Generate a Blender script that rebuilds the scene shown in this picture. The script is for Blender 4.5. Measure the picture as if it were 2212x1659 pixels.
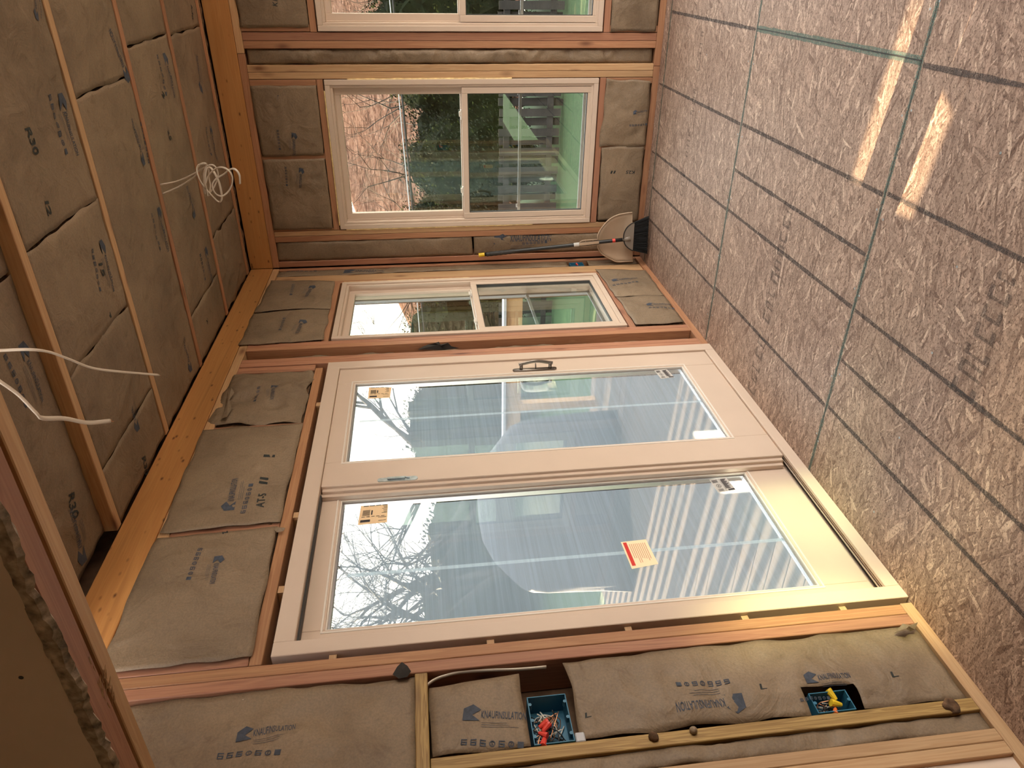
import bpy, bmesh, math, random
from mathutils import Vector, Matrix, noise
random.seed(7)
sc = bpy.context.scene
for o in list(bpy.data.objects): bpy.data.objects.remove(o)
PI = math.pi

# ------------------------------------------------------------------ camera
W, H = 2212.0, 1659.0
FPX = 1548.99
CAM = Vector((1.7736, 0.0, 1.5093))
AX_R = Vector((0.0106, -0.1246, -0.9921))     # image right (the camera is held on its side)
AX_U = Vector((0.8613, 0.5052, -0.0543))
AX_B = Vector((0.5080, -0.8539, 0.1127))
cam_d = bpy.data.cameras.new('camera'); cam = bpy.data.objects.new('camera', cam_d)
sc.collection.objects.link(cam); sc.camera = cam
cam_d.sensor_fit = 'HORIZONTAL'; cam_d.sensor_width = 36.0; cam_d.lens = 36.0 * FPX / W
cam_d.clip_start = 0.02; cam_d.clip_end = 300
AX_R.normalize(); AX_U = (AX_U - AX_R * AX_U.dot(AX_R)).normalized(); AX_B = AX_R.cross(AX_U)
cam.matrix_world = Matrix(((AX_R.x, AX_U.x, AX_B.x, CAM.x), (AX_R.y, AX_U.y, AX_B.y, CAM.y),
                           (AX_R.z, AX_U.z, AX_B.z, CAM.z), (0, 0, 0, 1)))

# ------------------------------------------------------------------ light
sc.view_settings.view_transform = 'Standard'; sc.view_settings.look = 'None'
sc.view_settings.gamma = 1.0; sc.view_settings.use_curve_mapping = False
sc.view_settings.exposure = 0.0
sc.cycles.use_denoising = True
sc.cycles.max_bounces = 12; sc.cycles.diffuse_bounces = 6; sc.cycles.transparent_max_bounces = 24
sc.cycles.sample_clamp_indirect = 8.0; sc.cycles.caustics_reflective = False; sc.cycles.caustics_refractive = False
SKY = 12.5
world = bpy.data.worlds.new('sky'); sc.world = world; world.use_nodes = True
nt = world.node_tree; nt.nodes.clear()
wo = nt.nodes.new('ShaderNodeOutputWorld'); bg = nt.nodes.new('ShaderNodeBackground')
tc = nt.nodes.new('ShaderNodeTexCoord'); sx = nt.nodes.new('ShaderNodeSeparateXYZ')
rp = nt.nodes.new('ShaderNodeValToRGB')
nt.links.new(tc.outputs['Generated'], sx.inputs[0]); nt.links.new(sx.outputs['Z'], rp.inputs[0])
rp.color_ramp.elements[0].position = 0.0; rp.color_ramp.elements[0].color = (1.0, 0.895, 0.77, 1)
rp.color_ramp.elements[1].position = 0.7; rp.color_ramp.elements[1].color = (0.80, 0.82, 0.86, 1)
nt.links.new(rp.outputs[0], bg.inputs[0])
mr_ = nt.nodes.new('ShaderNodeMapRange'); mr_.interpolation_type = 'SMOOTHSTEP'    # the sky is dimmer behind the trees on the left
mr_.inputs[1].default_value = -0.25; mr_.inputs[2].default_value = 0.45; mr_.inputs[3].default_value = 5.6; mr_.inputs[4].default_value = SKY
nt.links.new(sx.outputs['X'], mr_.inputs[0]); nt.links.new(mr_.outputs[0], bg.inputs[1])
nt.links.new(bg.outputs[0], wo.inputs[0])
SUN_DIR = Vector((1.0, -0.13, -0.205)).normalized()
sd = bpy.data.lights.new('sun', 'SUN'); sd.energy = 120.0; sd.angle = math.radians(0.25); sd.color = (1.0, 0.76, 0.50)
so = bpy.data.objects.new('sun', sd); sc.collection.objects.link(so); so.location = (-20, 4, 8)
so.rotation_euler = SUN_DIR.to_track_quat('-Z', 'Y').to_euler()

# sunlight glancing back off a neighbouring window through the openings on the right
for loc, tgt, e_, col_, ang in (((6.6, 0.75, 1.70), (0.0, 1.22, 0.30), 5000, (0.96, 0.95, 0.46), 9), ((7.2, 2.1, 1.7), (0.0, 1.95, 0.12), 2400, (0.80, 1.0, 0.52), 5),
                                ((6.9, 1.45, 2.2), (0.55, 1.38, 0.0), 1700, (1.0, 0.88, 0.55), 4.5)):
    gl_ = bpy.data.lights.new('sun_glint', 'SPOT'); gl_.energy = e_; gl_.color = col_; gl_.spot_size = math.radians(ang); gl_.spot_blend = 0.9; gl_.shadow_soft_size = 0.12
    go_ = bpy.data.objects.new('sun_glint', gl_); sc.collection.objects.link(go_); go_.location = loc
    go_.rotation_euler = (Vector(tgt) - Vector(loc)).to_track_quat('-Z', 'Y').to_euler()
# dimensions of the place (metres)
D = 4.645          # far wall plane
ZJ = 2.648         # underside of ceiling joists
RW = 3.75          # right wall plane
YH0, YH1 = 0.885, 1.0   # doorway header between house and addition

# right wall windows, where the daylight comes in (u=Y range)
RWIN = [(1.02, 2.15), (2.35, 3.35), (3.5, 4.35)]
for k, (a, b) in enumerate(RWIN):
    pl = bpy.data.lights.new('daylight_portal', 'AREA'); pl.shape = 'RECTANGLE'; pl.size = b - a; pl.size_y = 1.95
    pl.cycles.is_portal = True
    po = bpy.data.objects.new('daylight_portal', pl); sc.collection.objects.link(po)
    po.location = (RW + 0.1, (a + b) / 2, 1.15); po.rotation_euler = Vector((-1, 0, 0)).to_track_quat('-Z', 'Z').to_euler()

# ------------------------------------------------------------------ materials
MATS = {}
def newmat(name):
    m = bpy.data.materials.new(name); m.use_nodes = True; t = m.node_tree; t.nodes.clear()
    out = t.nodes.new('ShaderNodeOutputMaterial'); b = t.nodes.new('ShaderNodeBsdfPrincipled')
    t.links.new(b.outputs[0], out.inputs[0]); MATS[name] = m
    return m, t, b, out
def N(t, kind, **kw):
    n = t.nodes.new(kind)
    for k, v in kw.items(): setattr(n, k, v)
    return n
def L(t, a, b): t.links.new(a, b)
def mapping(t, scale, rot=(0, 0, 0), coord='Object', rnd=True):
    c = N(t, 'ShaderNodeTexCoord'); m = N(t, 'ShaderNodeMapping')
    L(t, c.outputs[coord], m.inputs[0]); m.inputs['Scale'].default_value = scale; m.inputs['Rotation'].default_value = rot
    if rnd:
        oi = N(t, 'ShaderNodeObjectInfo'); cx = N(t, 'ShaderNodeCombineXYZ'); mu = N(t, 'ShaderNodeMath', operation='MULTIPLY')
        mu.inputs[1].default_value = 37.0
        L(t, oi.outputs['Random'], mu.inputs[0])
        for i in range(3): L(t, mu.outputs[0], cx.inputs[i])
        L(t, cx.outputs[0], m.inputs['Location'])
    return m
def ramp(t, src, stops):
    r = N(t, 'ShaderNodeValToRGB'); e = r.color_ramp.elements
    while len(e) < len(stops): e.new(0.5)
    for k, (p, c) in enumerate(stops): e[k].position = p; e[k].color = tuple(c) + (1,) if len(c) == 3 else c
    L(t, src, r.inputs[0]); return r
def noise_n(t, vec, scale, detail=4, rough=0.5, dist=0.0):
    n = N(t, 'ShaderNodeTexNoise'); n.inputs['Scale'].default_value = scale; n.inputs['Detail'].default_value = detail
    n.inputs['Roughness'].default_value = rough; n.inputs['Distortion'].default_value = dist
    if vec: L(t, vec, n.inputs['Vector'])
    return n
def mixc(t, a, b, fac, mode='MIX'):
    m = N(t, 'ShaderNodeMix', data_type='RGBA', blend_type=mode)
    for s, v in ((0, fac), (6, a), (7, b)):
        if hasattr(v, 'links') or hasattr(v, 'is_linked'): L(t, v, m.inputs[s])
        elif s == 0: m.inputs[0].default_value = v
        else: m.inputs[s].default_value = tuple(v) + (1,) if len(v) == 3 else v
    return m.outputs[2]
def bump(t, b, h, strength=0.3, dist=0.01):
    n = N(t, 'ShaderNodeBump'); n.inputs['Strength'].default_value = strength; n.inputs['Distance'].default_value = dist
    L(t, h, n.inputs['Height']); L(t, n.outputs[0], b.inputs['Normal'])

def wood(name, c0, c1, cdark, axis, knots=True, rough=0.6, stripes=1.0, incise=False, fine=False):
    """lumber: grain runs along axis (0,1,2)"""
    m, t, b, out = newmat(name)
    s = [26.0, 26.0, 26.0]; s[axis] = 0.9
    mp = mapping(t, tuple(s))
    n1 = noise_n(t, mp.outputs[0], 1.6 * stripes, 3, 0.55, 1.2)
    r1 = ramp(t, n1.outputs[0], [(0.32, c0), (0.5, c1), (0.56, c0), (0.72, [x * 0.86 for x in c1])])
    s2 = [3.0] * 3; s2[axis] = 0.6
    mp2 = mapping(t, tuple(s2)); n2 = noise_n(t, mp2.outputs[0], 1.2, 3)
    rr = ramp(t, n2.outputs[0], [(0.3, (0.80, 0.78, 0.75)), (0.7, (1.08, 1.04, 1.0))])
    col = mixc(t, r1.outputs[0], rr.outputs[0], 1.0, 'MULTIPLY')
    s3 = [200.0] * 3; s3[axis] = 6.0
    mp3 = mapping(t, tuple(s3)); n3 = noise_n(t, mp3.outputs[0], 1.0, 2)
    r3 = ramp(t, n3.outputs[0], [(0.3, (0.82, 0.8, 0.78)), (0.6, (1, 1, 1))])
    col = mixc(t, col, r3.outputs[0], 0.5, 'MULTIPLY')
    if knots:
        s4 = [26.0] * 3 if fine else [9.0] * 3; s4[axis] = 13.0 if fine else 3.2
        mp4 = mapping(t, tuple(s4)); v = N(t, 'ShaderNodeTexVoronoi'); v.inputs['Scale'].default_value = 1.0
        L(t, mp4.outputs[0], v.inputs['Vector'])
        rk = ramp(t, v.outputs['Distance'], [(0.05, (1, 1, 1)), (0.14, (0.35, 0.35, 0.35)), (0.2, (0, 0, 0))])
        col = mixc(t, col, cdark, rk.outputs[0])
    if incise:
        sb = [330.0] * 3; sb[axis] = 70.0
        mp5 = mapping(t, tuple(sb), rnd=False); v5 = N(t, 'ShaderNodeTexVoronoi'); v5.inputs['Randomness'].default_value = 0.35
        v5.inputs['Scale'].default_value = 0.5; L(t, mp5.outputs[0], v5.inputs['Vector'])
        rk5 = ramp(t, v5.outputs['Distance'], [(0.16, (1, 1, 1)), (0.26, (0, 0, 0))])
        nn = noise_n(t, mp.outputs[0], 0.5, 1); rn = ramp(t, nn.outputs[0], [(0.45, (0, 0, 0)), (0.55, (0.7, 0.7, 0.7))])
        f = mixc(t, rk5.outputs[0], rn.outputs[0], 1.0, 'MULTIPLY')
        col = mixc(t, col, cdark, f)
    oi = N(t, 'ShaderNodeObjectInfo'); ro = ramp(t, oi.outputs['Random'], [(0, (0.86, 0.84, 0.82)), (1, (1.08, 1.06, 1.03))])
    col = mixc(t, col, ro.outputs[0], 1.0, 'MULTIPLY')
    L(t, col, b.inputs['Base Color']); b.inputs['Roughness'].default_value = rough
    bump(t, b, n1.outputs[0], 0.15, 0.002)
    return m
FIR = [wood('fir_%s' % 'xyz'[a], (0.47, 0.25, 0.135), (0.38, 0.18, 0.095), (0.13, 0.05, 0.025), a) for a in range(3)]
PINK = [wood('pink_fir_%s' % 'xyz'[a], (0.45, 0.23, 0.135), (0.36, 0.165, 0.10), (0.12, 0.04, 0.025), a) for a in range(3)]
PALE = [wood('pale_pine_%s' % 'xyz'[a], (0.60, 0.40, 0.22), (0.52, 0.32, 0.165), (0.2, 0.09, 0.04), a) for a in range(3)]
TREAT = [wood('treated_pine_%s' % 'xyz'[a], (0.50, 0.34, 0.12), (0.30, 0.18, 0.055), (0.15, 0.08, 0.03), a, stripes=1.6) for a in range(3)]
INC = [wood('incised_%s' % 'xyz'[a], (0.44, 0.24, 0.12), (0.36, 0.175, 0.085), (0.14, 0.05, 0.03), a, knots=False, incise=True) for a in range(3)]
LVL = [wood('beam_%s' % 'xyz'[a], (0.52, 0.265, 0.092), (0.47, 0.225, 0.075), (0.11, 0.035, 0.012), a, rough=0.5, stripes=0.5, fine=True) for a in range(3)]

def plain(name, col, rough=0.5, metal=0.0, var=0.0, vscale=20, bmp=0.0, spec=None, coat=0):
    m, t, b, out = newmat(name)
    if var:
        mp = mapping(t, (1, 1, 1)); n = noise_n(t, mp.outputs[0], vscale, 4)
        r = ramp(t, n.outputs[0], [(0.3, [max(0, c * (1 - var)) for c in col]), (0.7, [min(1, c * (1 + var)) for c in col])])
        L(t, r.outputs[0], b.inputs['Base Color'])
        if bmp: bump(t, b, n.outputs[0], bmp, 0.004)
    else: b.inputs['Base Color'].default_value = tuple(col) + (1,)
    b.inputs['Roughness'].default_value = rough; b.inputs['Metallic'].default_value = metal
    if spec is not None: b.inputs['Specular IOR Level'].default_value = spec
    return m

def kraft_mat():
    m, t, b, out = newmat('kraft_paper')
    mp = mapping(t, (1, 1, 1)); n = noise_n(t, mp.outputs[0], 3.0, 6, 0.6)
    r = ramp(t, n.outputs[0], [(0.3, (0.165, 0.115, 0.070)), (0.7, (0.27, 0.195, 0.122))])
    n2 = noise_n(t, mp.outputs[0], 160, 3, 0.7)
    r2 = ramp(t, n2.outputs[0], [(0.35, (0.8, 0.8, 0.8)), (0.65, (1.15, 1.13, 1.1))])
    col = mixc(t, r.outputs[0], r2.outputs[0], 0.7, 'MULTIPLY')
    n3 = noise_n(t, mp.outputs[0], 14, 4, 0.6, 1.5)
    r3 = ramp(t, n3.outputs[0], [(0.28, (0.72, 0.66, 0.6)), (0.42, (1, 1, 1))])
    col = mixc(t, col, r3.outputs[0], 0.7, 'MULTIPLY')
    L(t, col, b.inputs['Base Color']); b.inputs['Roughness'].default_value = 0.62
    mpw = mapping(t, (1, 1, 1)); w1 = noise_n(t, mpw.outputs[0], 9, 5, 0.6, 0.8)
    bump(t, b, w1.outputs[0], 0.75, 0.014)
    return m
KRAFT = kraft_mat()
FIBER = plain('fibreglass_wool', (0.115, 0.062, 0.030), 0.95, var=0.6, vscale=60, bmp=1.0)
INK = plain('printed_ink', (0.048, 0.058, 0.078), 0.8, var=0.25, vscale=90)
MARK = plain('black_stamp_ink', (0.020, 0.024, 0.022), 0.8)
VINYL = plain('almond_vinyl', (0.60, 0.475, 0.37), 0.38, var=0.02, vscale=8)
VINYLW = plain('white_vinyl', (0.72, 0.66, 0.58), 0.35)
GASK = plain('dark_gasket', (0.03, 0.028, 0.026), 0.6)
ALU = plain('brushed_aluminium', (0.55, 0.56, 0.58), 0.3, 0.9)
STEEL = plain('galvanised_steel', (0.42, 0.47, 0.48), 0.4, 0.8, var=0.2, vscale=60)
BRONZE = plain('pewter_metal', (0.22, 0.19, 0.16), 0.35, 0.9)
DRYWALL = plain('drywall', (0.68, 0.54, 0.42), 0.9, var=0.05, vscale=5)
PLASTER = plain('broken_plaster', (0.34, 0.27, 0.20), 0.95, var=0.7, vscale=45, bmp=1.0)
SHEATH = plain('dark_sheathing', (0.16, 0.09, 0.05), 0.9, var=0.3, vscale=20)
FOAM = plain('spray_foam', (0.80, 0.62, 0.30), 0.8, var=0.2, vscale=40, bmp=0.8)
BLACKP = plain('black_plastic', (0.012, 0.012, 0.012), 0.45)
BRIST = plain('black_bristles', (0.010, 0.010, 0.010), 0.9)
GREYP = plain('taupe_plastic', (0.25, 0.21, 0.17), 0.4)
PANP = plain('beige_plastic', (0.46, 0.335, 0.225), 0.45, var=0.08, vscale=6)
YELP = plain('yellow_plastic', (0.80, 0.55, 0.03), 0.4)
REDP = plain('red_plastic', (0.70, 0.06, 0.04), 0.4)
ORGP = plain('orange_plastic', (0.75, 0.18, 0.04), 0.4)
BLUEB = plain('blue_box_plastic', (0.030, 0.16, 0.26), 0.45)
CABLE = plain('white_cable_sheath', (0.66, 0.58, 0.48), 0.45)
COPPER = plain('bare_copper', (0.70, 0.32, 0.16), 0.3, 0.9)
WBLK = plain('black_wire', (0.02, 0.02, 0.02), 0.4)
WWHT = plain('white_wire', (0.65, 0.62, 0.55), 0.4)
BLKF = plain('torn_black_felt', (0.03, 0.026, 0.022), 0.9)
LABELY = plain('cream_sticker', (0.85, 0.62, 0.36), 0.6)
LABELW = plain('grey_sticker', (0.50, 0.48, 0.44), 0.6)
LABELC = plain('ivory_card', (0.92, 0.78, 0.50), 0.6)
INKB = plain('sticker_ink', (0.03, 0.025, 0.03), 0.7)
INKR = plain('red_print', (0.62, 0.03, 0.02), 0.6)
INKO = plain('rust_print', (0.55, 0.12, 0.06), 0.6)

def glass_mat(name, tint, refl=2.0, rmin=0.0):
    m = bpy.data.materials.new(name); m.use_nodes = True; t = m.node_tree; t.nodes.clear(); MATS[name] = m
    out = N(t, 'ShaderNodeOutputMaterial'); tr = N(t, 'ShaderNodeBsdfTransparent'); gl = N(t, 'ShaderNodeBsdfGlossy')
    tr.inputs[0].default_value = tuple(tint) + (1,); gl.inputs['Roughness'].default_value = 0.0
    gl.inputs[0].default_value = (0.80, 1.0, 0.88, 1)
    lw = N(t, 'ShaderNodeLayerWeight'); lw.inputs[0].default_value = 0.5
    pw = N(t, 'ShaderNodeMath', operation='POWER'); pw.inputs[1].default_value = 4.5; L(t, lw.outputs['Facing'], pw.inputs[0])
    mu = N(t, 'ShaderNodeMath', operation='MULTIPLY_ADD', use_clamp=True); mu.inputs[1].default_value = refl; mu.inputs[2].default_value = rmin
    L(t, pw.outputs[0], mu.inputs[0]); mx = N(t, 'ShaderNodeMixShader')
    L(t, mu.outputs[0], mx.inputs[0]); L(t, tr.outputs[0], mx.inputs[1]); L(t, gl.outputs[0], mx.inputs[2]); L(t, mx.outputs[0], out.inputs[0])
    return m
GLASS = glass_mat('window_glass', (0.78, 0.80, 0.78), 0.8, 0.09)
DGLASS = glass_mat('door_glass', (0.78, 0.80, 0.80), 0.7, 0.03)
def film_mat(name, op, col=(0.80, 0.86, 0.92)):
    m = bpy.data.materials.new(name); m.use_nodes = True; t = m.node_tree; t.nodes.clear(); MATS[name] = m
    out = N(t, 'ShaderNodeOutputMaterial'); tr = N(t, 'ShaderNodeBsdfTransparent'); df = N(t, 'ShaderNodeBsdfDiffuse'); tl = N(t, 'ShaderNodeBsdfTranslucent')
    df.inputs[0].default_value = tuple(col) + (1,); tl.inputs[0].default_value = tuple(col) + (1,)
    m1 = N(t, 'ShaderNodeMixShader'); m1.inputs[0].default_value = 0.6; L(t, df.outputs[0], m1.inputs[1]); L(t, tl.outputs[0], m1.inputs[2])
    mp = mapping(t, (6, 1.2, 90), rnd=False); n = noise_n(t, mp.outputs[0], 1.0, 4, 0.7)
    r = N(t, 'ShaderNodeMapRange'); r.inputs[1].default_value = 0.3; r.inputs[2].default_value = 0.75
    r.inputs[3].default_value = op * 0.88; r.inputs[4].default_value = min(1, op * 1.2); L(t, n.outputs[0], r.inputs[0])
    m2 = N(t, 'ShaderNodeMixShader'); L(t, r.outputs[0], m2.inputs[0]); L(t, tr.outputs[0], m2.inputs[1]); L(t, m1.outputs[0], m2.inputs[2]); L(t, m2.outputs[0], out.inputs[0])
    return m
FILM = film_mat('protective_film', 0.46, (0.72, 0.86, 1.0))
FILM2 = film_mat('film_overlap', 0.72, (0.85, 0.95, 1.0))

def osb_mat():
    m, t, b, out = newmat('osb_floor')
    c = N(t, 'ShaderNodeTexCoord'); cols = []; hs = []
    warp = noise_n(t, c.outputs['Object'], 5.0, 2)
    wv = N(t, 'ShaderNodeVectorMath', operation='SCALE'); L(t, warp.outputs['Color'], wv.inputs[0]); wv.inputs['Scale'].default_value = 0.018
    wa = N(t, 'ShaderNodeVectorMath', operation='ADD'); L(t, c.outputs['Object'], wa.inputs[0]); L(t, wv.outputs[0], wa.inputs[1])
    for rot, sx_, sy_ in ((0.05, 9, 85), (-0.38, 11, 75), (0.42, 12, 95), (1.15, 16, 80), (0.22, 20, 160), (-0.15, 14, 120), (0.55, 30, 190), (-0.6, 34, 210)):
        mp = N(t, 'ShaderNodeMapping'); L(t, wa.outputs[0], mp.inputs[0]); mp.vector_type = 'TEXTURE'
        mp.inputs['Rotation'].default_value = (0, 0, rot); mp.inputs['Scale'].default_value = (1 / sx_, 1 / sy_, 1)
        v = N(t, 'ShaderNodeTexVoronoi'); v.voronoi_dimensions = '2D'; v.inputs['Scale'].default_value = 1.0; L(t, mp.outputs[0], v.inputs['Vector'])
        s = N(t, 'ShaderNodeSeparateColor'); L(t, v.outputs['Color'], s.inputs[0]); cols.append(s)
    # choose a layer per place: the layer with the highest "rank" wins -> overlapping strands
    acc = cols[0].outputs[0]; acch = cols[0].outputs[1]
    for s in cols[1:]:
        gt = N(t, 'ShaderNodeMath', operation='GREATER_THAN'); L(t, s.outputs[1], gt.inputs[0]); L(t, acch, gt.inputs[1])
        mx = N(t, 'ShaderNodeMix', data_type='FLOAT'); L(t, gt.outputs[0], mx.inputs[0]); L(t, acc, mx.inputs[2]); L(t, s.outputs[0], mx.inputs[3])
        mh = N(t, 'ShaderNodeMath', operation='MAXIMUM'); L(t, s.outputs[1], mh.inputs[0]); L(t, acch, mh.inputs[1])
        acc = mx.outputs[0]; acch = mh.outputs[0]
    r = ramp(t, acc, [(0.0, (0.20, 0.125, 0.09)), (0.25, (0.305, 0.212, 0.162)), (0.6, (0.39, 0.282, 0.22)), (0.86, (0.47, 0.335, 0.26)), (1.0, (0.66, 0.52, 0.41))])
    mpf = N(t, 'ShaderNodeMapping'); L(t, wa.outputs[0], mpf.inputs[0]); mpf.inputs['Scale'].default_value = (30, 420, 1)
    nf = noise_n(t, mpf.outputs[0], 1.0, 3, 0.7); rf = ramp(t, nf.outputs[0], [(0.32, (0.50, 0.43, 0.38)), (0.52, (1.08, 1.07, 1.06))])
    col = mixc(t, r.outputs[0], rf.outputs[0], 0.8, 'MULTIPLY')
    n4 = noise_n(t, c.outputs['Object'], 130, 3, 0.8); r4 = ramp(t, n4.outputs[0], [(0.38, (0.25, 0.18, 0.14)), (0.47, (1.05, 1.04, 1.02))])
    col = mixc(t, col, r4.outputs[0], 0.8, 'MULTIPLY')
    mpg = N(t, 'ShaderNodeMapping'); L(t, wa.outputs[0], mpg.inputs[0]); mpg.inputs['Scale'].default_value = (40, 160, 1); mpg.inputs['Rotation'].default_value = (0, 0, 0.3)
    ng = noise_n(t, mpg.outputs[0], 1.0, 4, 0.7, 0.6); rg = ramp(t, ng.outputs[0], [(0.34, (0.30, 0.22, 0.17)), (0.43, (1, 1, 1)), (0.62, (1, 1, 1)), (0.72, (1.35, 1.3, 1.2))])
    col = mixc(t, col, rg.outputs[0], 0.75, 'MULTIPLY')
    n5 = noise_n(t, c.outputs['Object'], 1.3, 3); r5 = ramp(t, n5.outputs[0], [(0.3, (0.9, 0.86, 0.84)), (0.7, (1.06, 1.05, 1.02))])
    col = mixc(t, col, r5.outputs[0], 0.8, 'MULTIPLY')
    L(t, col, b.inputs['Base Color']); b.inputs['Roughness'].default_value = 0.55
    bump(t, b, acc, 0.25, 0.0015)
    return m
OSB = osb_mat()
def streak_ink(name, col, op, sc_=(300, 300, 300)):
    """worn floor marking: ink broken up by noise"""
    m, t, b, out = newmat(name)
    b.inputs['Base Color'].default_value = tuple(col) + (1,); b.inputs['Roughness'].default_value = 0.8
    mp = mapping(t, sc_); n = noise_n(t, mp.outputs[0], 1.0, 3, 0.6)
    mr = N(t, 'ShaderNodeMapRange'); mr.inputs[1].default_value = 0.38; mr.inputs[2].default_value = 0.56
    mr.inputs[3].default_value = op * 0.25; mr.inputs[4].default_value = op; L(t, n.outputs[0], mr.inputs[0]); L(t, mr.outputs[0], b.inputs['Alpha'])
    return m
LINEK = streak_ink('black_grid_ink', (0.05, 0.048, 0.05), 0.75)
GREENE = streak_ink('green_edge_seal', (0.14, 0.23, 0.19), 0.75)
STAMP = streak_ink('faded_floor_stamp', (0.07, 0.065, 0.065), 0.5)

# outdoors
GRASS = plain('lawn_grass', (0.030, 0.062, 0.020), 0.9, var=0.45, vscale=30)
def litter_mat():
    m, t, b, out = newmat('leaf_litter'); c = N(t, 'ShaderNodeTexCoord')
    n = noise_n(t, c.outputs['Object'], 1.6, 10, 0.85, 1.0); r = ramp(t, n.outputs[0], [(0.40, (0.016, 0.010, 0.008)), (0.5, (0.075, 0.042, 0.032)), (0.6, (0.15, 0.10, 0.08))])
    L(t, r.outputs[0], b.inputs['Base Color']); b.inputs['Roughness'].default_value = 1.0; b.inputs['Specular IOR Level'].default_value = 0.0
    return m
LITTER = litter_mat()
LEAFD = plain('evergreen_leaf', (0.007, 0.010, 0.004), 0.95, var=0.7, vscale=9, spec=0.1)
LEAFL = plain('yellow_green_leaf', (0.032, 0.038, 0.009), 0.9, var=0.6, vscale=9, spec=0.1)
LEAFG = plain('holly_leaf', (0.013, 0.017, 0.008), 0.8, var=0.8, vscale=9, spec=0.25)
BARK = plain('grey_bark', (0.020, 0.015, 0.012), 0.9, var=0.4, vscale=10)
FENCEM = plain('weathered_fence_wood', (0.036, 0.032, 0.031), 0.9, var=0.35, vscale=4, spec=0.2)
DECKM = [wood('deck_board_x', (0.085, 0.062, 0.048), (0.066, 0.048, 0.037), (0.03, 0.02, 0.014), 0)]
GRILLC = plain('grill_cover_cloth', (0.045, 0.045, 0.055), 0.7, var=0.15, vscale=2)
WHITEP = plain('white_paint', (0.45, 0.46, 0.48), 0.5)
SHEDM = plain('shed_siding', (0.05, 0.03, 0.025), 0.8)
SIDING = plain('outer_siding', (0.40, 0.38, 0.34), 0.8)

# ------------------------------------------------------------------ mesh helpers
def link(name, me, mats, parent=None):
    o = bpy.data.objects.new(name, me); sc.collection.objects.link(o)
    for m in (mats if isinstance(mats, (list, tuple)) else [mats]): me.materials.append(m)
    if parent: o.parent = parent
    return o
def obj(name, bm, mats, parent=None, smooth=False, recalc=True):
    if recalc: bmesh.ops.recalc_face_normals(bm, faces=bm.faces)
    me = bpy.data.meshes.new(name); bm.to_mesh(me); bm.free()
    if smooth:
        for p in me.polygons: p.use_smooth = True
    return link(name, me, mats, parent)
def tag(o, label, cat=None, group=None, kind=None):
    if label: o['label'] = label
    if cat: o['category'] = cat
    if group: o['group'] = group
    if kind: o['kind'] = kind
    return o
def empty(name, loc=(0, 0, 0)):
    o = bpy.data.objects.new(name, None); sc.collection.objects.link(o); o.location = loc; o.empty_display_size = 0.05
    return o
def thing(name, label, cat, loc=(0, 0, 0), group=None):
    return tag(empty(name, loc), label, cat, group)
def keep(o, parent):
    """parent without moving: geometry is written in world coordinates"""
    o.parent = parent; o.matrix_parent_inverse = Matrix.Translation(parent.location).inverted(); return o
def box(bm, a, b, bev=0.0, mi=0):
    lo = [min(a[i], b[i]) for i in range(3)]; hi = [max(a[i], b[i]) for i in range(3)]
    r = bmesh.ops.create_cube(bm, size=1.0)
    bmesh.ops.scale(bm, vec=[hi[i] - lo[i] for i in range(3)], verts=r['verts'])
    bmesh.ops.translate(bm, vec=[(hi[i] + lo[i]) / 2 for i in range(3)], verts=r['verts'])
    fs = set(f for v in r['verts'] for f in v.link_faces)
    for f in fs: f.material_index = mi
    if bev > 0:
        es = list(set(e for v in r['verts'] for e in v.link_edges))
        bmesh.ops.bevel(bm, geom=es, offset=bev, segments=1, affect='EDGES')
    return r['verts']
def bxobj(name, a, b, mat, parent=None, bev=0.0):
    """box object whose origin sits at its centre (so grain and mapping stay with it)"""
    c = Vector([(a[i] + b[i]) / 2 for i in range(3)])
    bm = bmesh.new(); box(bm, Vector(a) - c, Vector(b) - c, bev)
    o = obj(name, bm, mat); o.location = c
    if parent: keep(o, parent)
    return o
def PT(pl, u, v, w):
    if pl == 'L': return Vector((w, u, v))
    if pl == 'F': return Vector((u, D - w, v))
    if pl == 'C': return Vector((u, v, ZJ - w))
    if pl == 'G': return Vector((u, v, w))
def pbox(bm, pl, u0, u1, v0, v1, w0, w1, bev=0.0, mi=0): return box(bm, PT(pl, u0, v0, w0), PT(pl, u1, v1, w1), bev, mi)
def pobj(name, pl, u0, u1, v0, v1, w0, w1, mat, parent=None, bev=0.0):
    return bxobj(name, PT(pl, u0, v0, w0), PT(pl, u1, v1, w1), mat, parent, bev)
def tube(bm, pts, r, seg=8, caps=True, rb=None, mi=0):
    """round (or flat-oval with rb) tube along pts"""
    pts = [Vector(p) for p in pts]; rings = []; prev = None
    rs = r if isinstance(r, (list, tuple)) else [r] * len(pts)
    for i, p in enumerate(pts):
        d = (pts[min(i + 1, len(pts) - 1)] - pts[max(i - 1, 0)])
        if d.length < 1e-9: d = Vector((0, 0, 1))
        d.normalize()
        if prev is None:
            a = Vector((0, 0, 1)) if abs(d.z) < 0.9 else Vector((1, 0, 0)); n = d.cross(a).normalized()
        else:
            n = (prev - d * prev.dot(d));
            n = n.normalized() if n.length > 1e-6 else d.orthogonal().normalized()
        prev = n; bn = d.cross(n); ra = rs[i]; rbb = ra if rb is None else rb
        rings.append([bm.verts.new(p + n * math.cos(2 * PI * k / seg) * ra + bn * math.sin(2 * PI * k / seg) * rbb) for k in range(seg)])
    for i in range(len(rings) - 1):
        for k in range(seg):
            f = bm.faces.new((rings[i][k], rings[i][(k + 1) % seg], rings[i + 1][(k + 1) % seg], rings[i + 1][k])); f.material_index = mi
    if caps:
        f = bm.faces.new(list(reversed(rings[0]))); f.material_index = mi; f = bm.faces.new(rings[-1]); f.material_index = mi
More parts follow.
